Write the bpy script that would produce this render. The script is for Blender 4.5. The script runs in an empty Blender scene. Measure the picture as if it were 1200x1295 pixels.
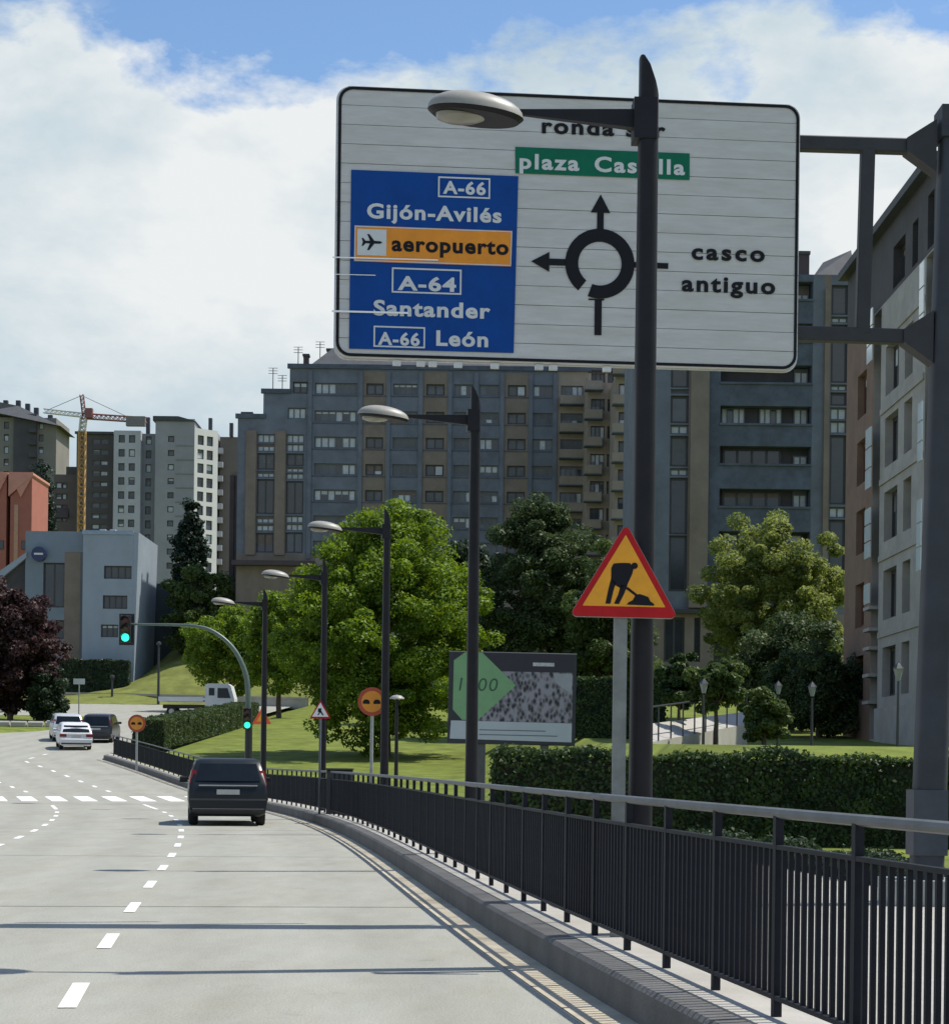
import bpy, math, random
import numpy as np
from mathutils import Vector, Matrix

R = math.radians
sc = bpy.context.scene
COL = sc.collection

# ------------------------------------------------------------------ camera
F, CX, CY, ROLL, EYE = 2400.0, 600.0, 967.0, 0.012, 1.48   # focal length in photo pixels, principal point, roll, eye height
cam_d = bpy.data.cameras.new('camera')
cam = bpy.data.objects.new('camera', cam_d); COL.objects.link(cam)
cam_d.sensor_fit = 'HORIZONTAL'; cam_d.sensor_width = 36.0; cam_d.lens = F / 1200 * 36
cam_d.shift_y = (CY - 647.5) / 1200
cam_d.clip_start = 0.1; cam_d.clip_end = 6000
cam.location = (0, 0, EYE); cam.rotation_euler = (R(90), -ROLL, 0)
sc.camera = cam

# ------------------------------------------------------------------ sky, sun, exposure
SUN_EL, SUN_AZ = R(61), R(13)            # azimuth from +X towards +Y
SUN = Vector((math.cos(SUN_EL) * math.cos(SUN_AZ), math.cos(SUN_EL) * math.sin(SUN_AZ), math.sin(SUN_EL)))
SKYLOC = (3.3, 1.2, 5.5)
w = bpy.data.worlds.new('World'); sc.world = w; w.use_nodes = True
nt = w.node_tree; nt.nodes.clear()
def wn(t, **k):
    n = nt.nodes.new(t)
    for a, b in k.items(): setattr(n, a, b)
    return n
def wl(a, b): nt.links.new(a, b)
def wmath(op, a, b=None, c=None, clamp=False):
    n = wn('ShaderNodeMath', operation=op); n.use_clamp = clamp
    for i, v in enumerate((a, b, c)):
        if v is None: continue
        if isinstance(v, (int, float)): n.inputs[i].default_value = v
        else: wl(v, n.inputs[i])
    return n.outputs[0]
sky = wn('ShaderNodeTexSky', sky_type='NISHITA', sun_disc=False)
sky.sun_elevation = SUN_EL; sky.sun_rotation = math.atan2(SUN.x, SUN.y)
sky.air_density = 1.0; sky.dust_density = 0.6; sky.ozone_density = 1.6
tc = wn('ShaderNodeTexCoord')
sep = wn('ShaderNodeSeparateXYZ'); wl(tc.outputs['Generated'], sep.inputs[0])
mp = wn('ShaderNodeMapping'); wl(tc.outputs['Generated'], mp.inputs[0]); mp.inputs['Scale'].default_value = (-1, 1, 1.9)
mp.inputs['Location'].default_value = SKYLOC
def noise(scale, detail, rough, dist=0.0, vec=None):
    n = wn('ShaderNodeTexNoise'); n.inputs['Scale'].default_value = scale; n.inputs['Detail'].default_value = detail
    n.inputs['Roughness'].default_value = rough; n.inputs['Distortion'].default_value = dist
    wl(vec or mp.outputs[0], n.inputs['Vector']); return n.outputs['Fac']
n_edge = noise(9.0, 9, 0.6, 0.1)
n_big = noise(2.6, 3, 0.5)
n_body = noise(4.6, 9, 0.58, 0.12)
n_high = noise(3.4, 7, 0.6, 0.3)
# a bank of cumulus reaching about twenty degrees up, scattered cloud above it
z = sep.outputs['Z']
edge = wmath('MULTIPLY_ADD', n_edge, 0.17, wmath('MULTIPLY_ADD', n_big, 0.12, 0.222))
bank = wmath('MULTIPLY', wmath('SUBTRACT', edge, z), 48.0, clamp=True)
high = wmath('MULTIPLY', wmath('SUBTRACT', n_high, 0.545), 7.0, clamp=True)
high = wmath('MULTIPLY', high, 0.85)
mask = wmath('MAXIMUM', bank, high, clamp=True)
lit = wmath('MULTIPLY_ADD', wmath('SUBTRACT', z, edge), 0.55, wmath('ADD', n_body, 0.05))
ramp = wn('ShaderNodeValToRGB'); wl(lit, ramp.inputs[0])
cr = ramp.color_ramp; cr.elements[0].position = 0.27; cr.elements[0].color = (2.6, 3.5, 4.3, 1)
cr.elements[1].position = 0.60; cr.elements[1].color = (5.7, 5.9, 5.95, 1)
e = cr.elements.new(0.47); e.color = (4.2, 4.85, 5.2, 1)
hsv = wn('ShaderNodeHueSaturation'); hsv.inputs['Saturation'].default_value = 1.12; hsv.inputs['Value'].default_value = 1.12; wl(sky.outputs[0], hsv.inputs['Color'])
mix = wn('ShaderNodeMix', data_type='RGBA'); wl(mask, mix.inputs[0]); wl(hsv.outputs[0], mix.inputs[6]); wl(ramp.outputs[0], mix.inputs[7])
bg = wn('ShaderNodeBackground'); bg.inputs['Strength'].default_value = 0.14; wl(mix.outputs[2], bg.inputs[0])
out = wn('ShaderNodeOutputWorld'); wl(bg.outputs[0], out.inputs[0])

sun_d = bpy.data.lights.new('sun', 'SUN'); sun_d.energy = 5.0; sun_d.angle = R(0.5); sun_d.color = (1.0, 0.955, 0.87)
sun = bpy.data.objects.new('sun', sun_d); COL.objects.link(sun)
sun.rotation_euler = SUN.to_track_quat('Z', 'Y').to_euler(); sun.location = (60, 20, 120)
vs = sc.view_settings
vs.view_transform = 'Standard'; vs.look = 'None'; vs.exposure = 0.08; vs.gamma = 1.0; vs.use_curve_mapping = False

# ------------------------------------------------------------------ helpers
rng = np.random.default_rng(7); random.seed(7)
def at(px, py, Y):
    """the point of the place seen at photo pixel (px, py) that stands Y metres ahead of the viewpoint"""
    dx, dy = px - CX, py - CY
    x = dx * math.cos(ROLL) + dy * math.sin(ROLL); zz = dx * math.sin(ROLL) - dy * math.cos(ROLL)
    return Vector((x * Y / F, Y, EYE + zz * Y / F))

MATS = {}
def mat(name, col, rough=0.6, metal=0.0, var=0.12, scale=3.0, bump=0.0, bscale=40.0, spec=0.5, emit=None, stretch=None, grime=0.0):
    if name in MATS: return MATS[name]
    m = bpy.data.materials.new(name); m.use_nodes = True; t = m.node_tree
    b = t.nodes['Principled BSDF']
    b.inputs['Roughness'].default_value = rough; b.inputs['Metallic'].default_value = metal
    b.inputs['Specular IOR Level'].default_value = spec
    c = tuple(col) + (1,)
    b.inputs['Base Color'].default_value = c
    tcn = t.nodes.new('ShaderNodeTexCoord'); vec = tcn.outputs['Object']
    if stretch:
        mpn = t.nodes.new('ShaderNodeMapping'); mpn.inputs['Scale'].default_value = stretch
        t.links.new(vec, mpn.inputs[0]); vec = mpn.outputs[0]
    if var > 0:
        n = t.nodes.new('ShaderNodeTexNoise'); n.inputs['Scale'].default_value = scale; n.inputs['Detail'].default_value = 6
        n.inputs['Roughness'].default_value = 0.65
        t.links.new(vec, n.inputs['Vector'])
        rp = t.nodes.new('ShaderNodeValToRGB')
        rp.color_ramp.elements[0].position = 0.3; rp.color_ramp.elements[1].position = 0.7
        rp.color_ramp.elements[0].color = tuple(x * (1 - var) for x in col) + (1,)
        rp.color_ramp.elements[1].color = tuple(min(1, x * (1 + var)) for x in col) + (1,)
        t.links.new(n.outputs['Fac'], rp.inputs[0]); src = rp.outputs[0]
        if grime > 0:
            n2 = t.nodes.new('ShaderNodeTexNoise'); n2.inputs['Scale'].default_value = scale * 0.35; n2.inputs['Detail'].default_value = 8
            n2.inputs['Roughness'].default_value = 0.7; t.links.new(vec, n2.inputs['Vector'])
            r2 = t.nodes.new('ShaderNodeValToRGB'); r2.color_ramp.elements[0].position = 0.42; r2.color_ramp.elements[1].position = 0.68
            r2.color_ramp.elements[0].color = (1, 1, 1, 1); g = 1 - grime; r2.color_ramp.elements[1].color = (g, g * 0.97, g * 0.92, 1)
            t.links.new(n2.outputs['Fac'], r2.inputs[0])
            mm = t.nodes.new('ShaderNodeMix'); mm.data_type = 'RGBA'; mm.blend_type = 'MULTIPLY'; mm.inputs[0].default_value = 1
            t.links.new(src, mm.inputs[6]); t.links.new(r2.outputs[0], mm.inputs[7]); src = mm.outputs[2]
        t.links.new(src, b.inputs['Base Color'])
    if bump > 0:
        n = t.nodes.new('ShaderNodeTexNoise'); n.inputs['Scale'].default_value = bscale; n.inputs['Detail'].default_value = 5
        t.links.new(vec, n.inputs['Vector'])
        bp = t.nodes.new('ShaderNodeBump'); bp.inputs['Strength'].default_value = bump; bp.inputs['Distance'].default_value = 0.02
        t.links.new(n.outputs['Fac'], bp.inputs['Height']); t.links.new(bp.outputs[0], b.inputs['Normal'])
    if emit:
        b.inputs['Emission Color'].default_value = tuple(emit[0]) + (1,); b.inputs['Emission Strength'].default_value = emit[1]
    MATS[name] = m
    return m

def leaf_mat(name, dark, light, trans=0.35, scale=0.7):
    if name in MATS: return MATS[name]
    m = bpy.data.materials.new(name); m.use_nodes = True; t = m.node_tree; t.nodes.clear()
    o = t.nodes.new('ShaderNodeOutputMaterial')
    tcn = t.nodes.new('ShaderNodeTexCoord')
    n = t.nodes.new('ShaderNodeTexNoise'); n.inputs['Scale'].default_value = scale; n.inputs['Detail'].default_value = 4
    t.links.new(tcn.outputs['Object'], n.inputs['Vector'])
    wv = t.nodes.new('ShaderNodeTexWhiteNoise'); wv.noise_dimensions = '3D'
    sn = t.nodes.new('ShaderNodeVectorMath'); sn.operation = 'SNAP'; sn.inputs[1].default_value = (0.3, 0.3, 0.3)
    t.links.new(tcn.outputs['Object'], sn.inputs[0]); t.links.new(sn.outputs[0], wv.inputs['Vector'])
    ad = t.nodes.new('ShaderNodeMath'); ad.operation = 'MULTIPLY_ADD'; ad.inputs[1].default_value = 0.35
    t.links.new(wv.outputs['Value'], ad.inputs[0]); t.links.new(n.outputs['Fac'], ad.inputs[2])
    rp = t.nodes.new('ShaderNodeValToRGB'); rp.color_ramp.elements[0].position = 0.4; rp.color_ramp.elements[1].position = 0.95
    rp.color_ramp.elements[0].color = tuple(dark) + (1,); rp.color_ramp.elements[1].color = tuple(light) + (1,)
    t.links.new(ad.outputs[0], rp.inputs[0])
    d = t.nodes.new('ShaderNodeBsdfPrincipled'); d.inputs['Roughness'].default_value = 0.5; d.inputs['Specular IOR Level'].default_value = 0.2
    tr = t.nodes.new('ShaderNodeBsdfTranslucent')
    hs = t.nodes.new('ShaderNodeHueSaturation'); hs.inputs['Hue'].default_value = 0.485; hs.inputs['Value'].default_value = 1.5; hs.inputs['Saturation'].default_value = 1.1
    t.links.new(rp.outputs[0], hs.inputs['Color'])
    mx = t.nodes.new('ShaderNodeMixShader'); mx.inputs[0].default_value = trans
    t.links.new(rp.outputs[0], d.inputs['Base Color']); t.links.new(hs.outputs[0], tr.inputs['Color'])
    t.links.new(d.outputs[0], mx.inputs[1]); t.links.new(tr.outputs[0], mx.inputs[2]); t.links.new(mx.outputs[0], o.inputs[0])
    MATS[name] = m
    return m

class MB:
    """collects shapes and links them as one mesh object"""
    def __init__(s): s.v = []; s.f = []; s.m = []; s.sm = []
    def face(s, pts, mi=0, smooth=False):
        i = len(s.v); s.v += [tuple(p) for p in pts]; s.f.append(tuple(range(i, i + len(pts)))); s.m.append(mi); s.sm.append(smooth)
    def grid(s, rows, mi=0, smooth=True, close_u=False):
        i0 = len(s.v); n = len(rows[0])
        for r in rows: s.v += [tuple(p) for p in r]
        for a in range(len(rows) - 1):
            for b in range(n if close_u else n - 1):
                c = (b + 1) % n
                s.f.append((i0 + a * n + b, i0 + a * n + c, i0 + (a + 1) * n + c, i0 + (a + 1) * n + b)); s.m.append(mi); s.sm.append(smooth)
    def hexa(s, p, mi=0):      # 8 corners: bottom 0-3, top 4-7
        i = len(s.v); s.v += [tuple(q) for q in p]
        for f in ((0, 3, 2, 1), (4, 5, 6, 7), (0, 1, 5, 4), (1, 2, 6, 5), (2, 3, 7, 6), (3, 0, 4, 7)):
            s.f.append(tuple(i + k for k in f)); s.m.append(mi); s.sm.append(False)
    def box(s, c, d, M=None, mi=0):
        x, y, z = c; a, b, h = d[0] / 2, d[1] / 2, d[2] / 2
        p = [Vector((x + i * a, y + j * b, z + k * h)) for k in (-1, 1) for i, j in ((-1, -1), (1, -1), (1, 1), (-1, 1))]
        if M is not None: p = [M @ q for q in p]
        s.hexa(p, mi)
    def cbox(s, c, d, e, M=None, mi=0):  # box with chamfered vertical/horizontal edges (octagonal section along x)
        x, y, z = c; a, b, h = d[0] / 2, d[1] / 2, d[2] / 2
        prof = [(-b + e, -h), (b - e, -h), (b, -h + e), (b, h - e), (b - e, h), (-b + e, h), (-b, h - e), (-b, -h + e)]
        rows = [[Vector((x + sx * a, y + p, z + q)) for p, q in prof] for sx in (-1, 1)]
        if M is not None: rows = [[M @ q for q in r] for r in rows]
        s.grid(rows, mi, False, True); s.face(rows[0][::-1], mi); s.face(rows[1], mi)
    def prism(s, poly, y0, y1, M=None, mi=0):   # poly in (x, z), extruded along y (front at y0)
        A = [Vector((p[0], y0, p[1])) for p in poly]; B = [Vector((p[0], y1, p[1])) for p in poly]
        if M is not None: A = [M @ q for q in A]; B = [M @ q for q in B]
        s.face(A, mi); s.face(B[::-1], mi)
        n = len(poly)
        for i in range(n):
            j = (i + 1) % n; s.face([A[j], A[i], B[i], B[j]], mi)
    def tube(s, pts, rad, n=10, mi=0, cap=True, smooth=True):
        pts = [Vector(p) for p in pts]
        if not hasattr(rad, '__len__'): rad = [rad] * len(pts)
        rows = []; up = None
        for i, p in enumerate(pts):
            d = (pts[min(i + 1, len(pts) - 1)] - pts[max(i - 1, 0)]).normalized()
            if up is None:
                up = Vector((0, 0, 1)) if abs(d.z) < 0.9 else Vector((1, 0, 0))
            a = d.cross(up).normalized(); b = a.cross(d).normalized(); up = b
            rows.append([p + (a * math.cos(t) + b * math.sin(t)) * rad[i] for t in [2 * math.pi * k / n for k in range(n)]])
        s.grid(rows, mi, smooth, True)
        if cap: s.face(rows[0][::-1], mi); s.face(rows[-1], mi)
    def lathe(s, prof, c, axis='Z', n=20, mi=0, smooth=True, M=None):
        rows = []
        for r, h in prof:
            row = []
            for k in range(n):
                t = 2 * math.pi * k / n; u, v = r * math.cos(t), r * math.sin(t)
                p = Vector((u, v, h)) if axis == 'Z' else Vector((h, u, v)) if axis == 'X' else Vector((u, h, v))
                p = p + Vector(c)
                row.append(M @ p if M is not None else p)
            rows.append(row)
        s.grid(rows, mi, smooth, True)
    def build(s, name, mats, parent=None, off=(0, 0, 0), sharp=40):
        if not isinstance(mats, (list, tuple)): mats = [mats]
        me = bpy.data.meshes.new(name); ox, oy, oz = off
        me.from_pydata([(a - ox, b - oy, c - oz) for a, b, c in s.v], [], s.f)
        for m in mats: me.materials.append(m)
        me.polygons.foreach_set('material_index', s.m); me.polygons.foreach_set('use_smooth', s.sm)
        if any(s.sm):
            import bmesh
            bm = bmesh.new(); bm.from_mesh(me); bmesh.ops.remove_doubles(bm, verts=bm.verts, dist=1e-4); bm.to_mesh(me); bm.free()
            me.set_sharp_from_angle(angle=R(sharp))
        o = bpy.data.objects.new(name, me); COL.objects.link(o)
        if parent is not None: o.parent = parent
        return o

def tag(o, label=None, cat=None, group=None, kind=None):
    if label: o['label'] = label
    if cat: o['category'] = cat
    if group: o['group'] = group
    if kind: o['kind'] = kind
    return o
def thing(name, label, cat, loc=(0, 0, 0), rz=0, group=None):
    o = bpy.data.objects.new(name, None); COL.objects.link(o); o.empty_display_size = 0.3
    o.location = loc; o.rotation_euler = (0, 0, rz)
    return tag(o, label, cat, group)
def shared(name, me, parent, loc, rz=0, scale=None):
    o = bpy.data.objects.new(name, me); COL.objects.link(o); o.parent = parent; o.location = loc; o.rotation_euler = (0, 0, rz)
    if scale: o.scale = scale
    return o
def copy_tree(o, parent=None):
    c = o.copy(); COL.objects.link(c); c.parent = parent
    for ch in list(o.children): copy_tree(ch, c)
    return c

# ------------------------------------------------------------------ lie of the land
def zr(Y):                       # height of the road: level, then climbing six per cent
    t = Y - 58
    if t <= 0: return 0.0
    if t < 24: return 0.06 * t * t / 48
    zz = 0.06 * (t - 12)
    return zz if Y < 215 else 0.06 * 145 + 0.02 * (Y - 215)
_fy = np.array([9.3, 10.5, 11.6, 12.8, 13.6, 16.7, 20, 26.5, 38, 49.5, 59.5, 75, 95])
_fx = np.array([1.49, 1.35, 1.2, 1.07, .95, .57, .18, -.72, -2.3, -4.1, -6.3, -10.9, -18.2])
_pf = np.polyfit(_fy, _fx, 4); _pd = np.polyder(_pf)
def xf(Y):                       # line of the railing
    if Y < 9: return float(np.polyval(_pf, 9) + np.polyval(_pd, 9) * (Y - 9))
    if Y > 95: return float(np.polyval(_pf, 95)) + 0.01 * (Y - 95)
    return float(np.polyval(_pf, Y))
def tang(Y):
    d = Vector((xf(Y + .1) - xf(Y - .1), .2, 0)); return d.normalized()
def side(Y, off, dz=0.0):        # a point beside the railing line
    t = tang(min(Y, 94)); n = Vector((t.y, -t.x, 0))
    p = Vector((xf(Y), Y, 0)) + n * off
    p.z = zr(p.y) + dz
    return p
def sstep(a, b, x):
    t = max(0, min(1, (x - a) / (b - a))); return t * t * (3 - 2 * t)
def ground_z(X, Y):
    d = X - xf(Y)
    if d < 0.6 and Y < 300: return zr(Y) - 0.4
    t = 1.75 * sstep(0.3, 4.0, X) * sstep(32.2, 34.5, Y) + 0.012 * max(0, min(Y, 80) - 36) * sstep(0.3, 4.0, X)
    low = -0.4 if (d < 4.4 and Y < 66) else 0.16
    return zr(Y) + low + t

M_road = mat('concrete_road', (0.315, 0.314, 0.272), 0.85, var=0.07, scale=3.0, bump=0.35, bscale=60, grime=0.09, stretch=(1, .3, 1), spec=0.25)
M_line = mat('road_paint', (0.80, 0.80, 0.77), 0.7, var=0.08, scale=5)
M_gut = mat('gutter_concrete', (0.46, 0.41, 0.31), 0.85, var=0.2, scale=2.2, bump=0.2, grime=0.25)
M_kerb = mat('kerb_stone', (0.115, 0.113, 0.11), 0.85, var=0.18, scale=2.5, bump=0.3, grime=0.2)
M_pave = mat('pavement', (0.38, 0.365, 0.33), 0.85, var=0.12, scale=1.5, bump=0.2, grime=0.12)
M_grass = mat('lawn', (0.145, 0.178, 0.034), 0.9, var=0.38, scale=0.9, bump=0.8, bscale=25, spec=0.15, grime=0.2)
M_bank = mat('bank_grass', (0.165, 0.185, 0.05), 0.9, var=0.28, scale=0.6, bump=0.8, bscale=15, spec=0.15, grime=0.25)
M_dark = mat('dark_paint', (0.030, 0.032, 0.040), 0.45, var=0.2, scale=6)
M_rail = mat('rail_paint', (0.011, 0.013, 0.019), 0.6, var=0.25, scale=9, spec=0.2)
M_toprail = mat('handrail_steel', (0.11, 0.118, 0.122), 0.5, metal=0.2, var=0.22, scale=4)
M_galv = mat('galvanised_steel', (0.30, 0.32, 0.31), 0.5, metal=0.35, var=0.2, scale=7)

# ------------------------------------------------------------------ ground, road, pavement, kerb
def sheet(name, M, xs, ys, fz, kind='structure'):
    b = MB(); b.grid([[(x, y, fz(x, y)) for x in xs] for y in ys], 0, True)
    return tag(b.build(name, M), kind=kind)
xs = sorted(set([-2500, -1000, -400, -200, -120, -80, -60] + list(np.arange(-50, 60, 2.0)) + [60, 70, 90, 120, 200, 400, 1000, 2500]))
ys = sorted(set([-300, -100, -40] + list(np.arange(-20, 210, 2.0)) + [215, 230, 260, 300, 400, 600, 1000, 2000, 4500]))
sheet('ground', M_grass, xs, ys, ground_z)

YS = list(np.arange(-40, 60, 1.5)) + list(np.arange(60, 194, 2.0))
b = MB()
rows = []
for Y in YS:
    r = [side(Y, o) for o in (-0.62, -3.6, -6.6, -9.6)] ; z0 = zr(Y)
    r += [Vector((r[-1].x - k, r[-1].y, r[-1].z)) for k in (4, 10, 20, 40, 60)]
    rows.append(r[::-1])
b.grid(rows, 0, True)
road = tag(b.build('road', M_road), kind='structure')
_me = road.data
_off = [0.62, 3.6, 6.6, 9.6, 13.6, 19.6, 29.6, 49.6, 69.6][::-1]
if len(_me.vertices) == 9 * len(YS):
    la = _me.attributes.new('lane', 'FLOAT', 'POINT'); la.data.foreach_set('value', [v for _ in YS for v in _off])
    ra = _me.attributes.new('run', 'FLOAT', 'POINT'); ra.data.foreach_set('value', [float(Y) for Y in YS for _ in _off])
    t = M_road.node_tree; bs_ = t.nodes['Principled BSDF']; src = bs_.inputs['Base Color'].links[0].from_socket
    def nd(k, **kw):
        n_ = t.nodes.new(k)
        for a_, v_ in kw.items(): setattr(n_, a_, v_)
        return n_
    def mth(op, a_, c_=None, d_=None):
        n_ = nd('ShaderNodeMath', operation=op)
        for i_, v_ in enumerate((a_, c_, d_)):
            if v_ is None: continue
            if isinstance(v_, (int, float)): n_.inputs[i_].default_value = v_
            else: t.links.new(v_, n_.inputs[i_])
        return n_.outputs[0]
    A1 = nd('ShaderNodeAttribute', attribute_name='lane').outputs['Fac']; A2 = nd('ShaderNodeAttribute', attribute_name='run').outputs['Fac']
    cmb = nd('ShaderNodeCombineXYZ'); t.links.new(A1, cmb.inputs[0]); t.links.new(mth('MULTIPLY', A2, .07), cmb.inputs[1])
    ns = nd('ShaderNodeTexNoise'); ns.inputs['Scale'].default_value = 1.6; ns.inputs['Detail'].default_value = 7; ns.inputs['Roughness'].default_value = .7; t.links.new(cmb.outputs[0], ns.inputs['Vector'])
    track = mth('COSINE', mth('MULTIPLY', mth('SUBTRACT', A1, 1.4), 2 * math.pi / 1.5))          # wheel paths, two to a lane
    wear = mth('MULTIPLY_ADD', mth('MULTIPLY', mth('MULTIPLY_ADD', track, .5, .5), ns.outputs['Fac']), -.16, 1.02)
    oc = nd('ShaderNodeTexCoord'); sp_ = nd('ShaderNodeTexNoise'); sp_.inputs['Scale'].default_value = 38; sp_.inputs['Detail'].default_value = 3; t.links.new(oc.outputs['Object'], sp_.inputs['Vector'])
    speck = mth('MULTIPLY_ADD', sp_.outputs['Fac'], .34, .83)
    st_ = nd('ShaderNodeTexNoise'); st_.inputs['Scale'].default_value = 1.1; st_.inputs['Detail'].default_value = 5; st_.inputs['Roughness'].default_value = .7; t.links.new(oc.outputs['Object'], st_.inputs['Vector'])
    stain = mth('SUBTRACT', 1.0, mth('MULTIPLY', mth('MAXIMUM', mth('SUBTRACT', st_.outputs['Fac'], .63), 0.0), 2.2))
    allf = mth('MULTIPLY', mth('MULTIPLY', wear, speck), stain)
    cc_ = nd('ShaderNodeCombineColor'); [t.links.new(allf, cc_.inputs[i_]) for i_ in range(3)]
    mx_ = nd('ShaderNodeMix', data_type='RGBA', blend_type='MULTIPLY'); mx_.inputs[0].default_value = 1
    t.links.new(src, mx_.inputs[6]); t.links.new(cc_.outputs[0], mx_.inputs[7]); t.links.new(mx_.outputs[2], bs_.inputs['Base Color'])

def strip(name, prof, M, y0, y1, dy=1.0, parent=None, kind='structure'):
    b = MB(); n = max(2, int((y1 - y0) / dy) + 1)
    b.grid([[side(Y, o, h) for o, h in prof] for Y in np.linspace(y0, y1, n)], 0, False)
    o = b.build(name, M, parent)
    return tag(o, kind=kind) if parent is None else o
strip('gutter', [(-0.66, 0.006), (-0.36, 0.012), (-0.34, -0.1)], M_gut, -20, 95, 1.0)
strip('kerb', [(-0.365, -0.05), (-0.36, 0.20), (-0.335, 0.228), (-0.18, 0.232), (-0.178, 0.1)], M_kerb, -20, 96, 1.0)
strip('railing_footing', [(-0.18, 0.15), (-0.172, 0.24), (0.16, 0.24), (0.17, 0.1)], M_pave, -20, 96, 1.0)
strip('pavement', [(0.165, 0.20), (4.3, 0.205), (4.32, 0.02)], M_pave, -20, 66, 1.0)

# painted markings, each one a part of the road
def dash(off, y0, y1, wd=0.11, name='lane_dash'):
    b = MB(); n = max(2, int((y1 - y0) / 0.6) + 1)
    b.grid([[side(Y, off - wd / 2, 0.006), side(Y, off + wd / 2, 0.006)] for Y in np.linspace(y0, y1, n)], 0, False)
    return b.build(name, M_line, road)
for k in range(-3, 13):
    y = 12.4 + 3.55 * k
    dash(-3.62, y - .62, y + .62)
dash(-3.62, 58.2, 63.5, name='lane_line')
for k in range(-1, 9):
    y = 26 + 3.55 * k
    dash(-6.62, y - .62, y + .62)
dash(-6.62, 57.5, 62, name='lane_line')
for k in range(9):
    y = 74 + 3.3 * k
    dash(-3.7 - .10 * k, y - .5, y + .5, .14); dash(-6.8 - .22 * k, y - .5, y + .5, .14)
for k in range(17):
    o = -1.15 - 1.0 * k
    b = MB(); b.grid([[side(Y, o - .27, 0.006), side(Y, o + .27, 0.006)] for Y in (66.2, 68, 70.2)], 0, False)
    b.build('zebra_stripe', M_line, road)
# narrow sawn joints across the slab
M_joint = mat('joint_tar', (0.16, 0.16, 0.15), 0.9, var=0.3, scale=3)
for Y in (6.5, 19.6, 29.8, 41.2, 52.6, 64.6):
    b = MB(); b.grid([[side(Y, o, 0.0035), side(Y + .035, o, 0.0035)] for o in (-0.68, -3.5, -6.5, -9.5, -12)], 0, False)
    b.build('slab_joint', M_joint, road)

# ------------------------------------------------------------------ railing along the road
def arc(y0, y1, step):
    ys_, s, Y, last = [], 0, y0, None
    out_ = [y0]; acc = 0
    while Y < y1:
        d = 0.02; p, q = Vector((xf(Y), Y)), Vector((xf(Y + d), Y + d)); acc += (q - p).length; Y += d
        if acc >= step: out_.append(Y); acc -= step
    return out_
fence = thing('railing', 'long dark metal railing of vertical bars curving beside the road', 'railing', (0, 0, 0))
PST = arc(2.8, 95.0, 1.12)
def unit_box(name, dx, dy, z0, z1, M):
    b = MB(); b.box((0, 0, (z0 + z1) / 2), (dx, dy, z1 - z0)); o = b.build(name, M); me = o.data; bpy.data.objects.remove(o); return me
post_me = unit_box('post', 0.042, 0.048, 0.0, 1.02, M_rail)
bar_me = unit_box('bar', 0.024, 0.021, 0.115, 0.85, M_rail)
rest = MB(); nb = 0
for i, Y in enumerate(PST):
    p = side(Y, 0, 0.225); t = tang(Y); rz = math.atan2(-t.x, t.y)
    shared('post', post_me, fence, p, rz)
    if i == len(PST) - 1: break
    Y2 = PST[i + 1]
    for k in range(1, 11):
        Yb = Y + (Y2 - Y) * k / 11; q = side(Yb, 0, 0.225)
        if Yb > 6.5 and nb < 300:
            shared('bar', bar_me, fence, q, rz); nb += 1
        else:
            Mx = Matrix.Translation(q) @ Matrix.Rotation(rz, 4, 'Z'); rest.box((0, 0, .4825), (.024, .021, .735), Mx)
tag(rest.build('bars', M_rail, fence), kind='stuff')
b = MB(); b.tube([side(Y, 0, 0.225 + 1.03) for Y in np.linspace(2.8, 95, 120)], 0.027, 8); b.build('handrail', M_toprail, fence)
for zc in (0.86, 0.11):
    b = MB()
    b.grid([[side(Y, x_, 0.225 + zc + h) for x_, h in ((-.02, -.01), (.02, -.01), (.02, .012), (-.02, .012))] for Y in np.linspace(2.8, 95, 120)], 0, False, True)
    b.build('panel_rail', M_rail, fence)

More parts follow.
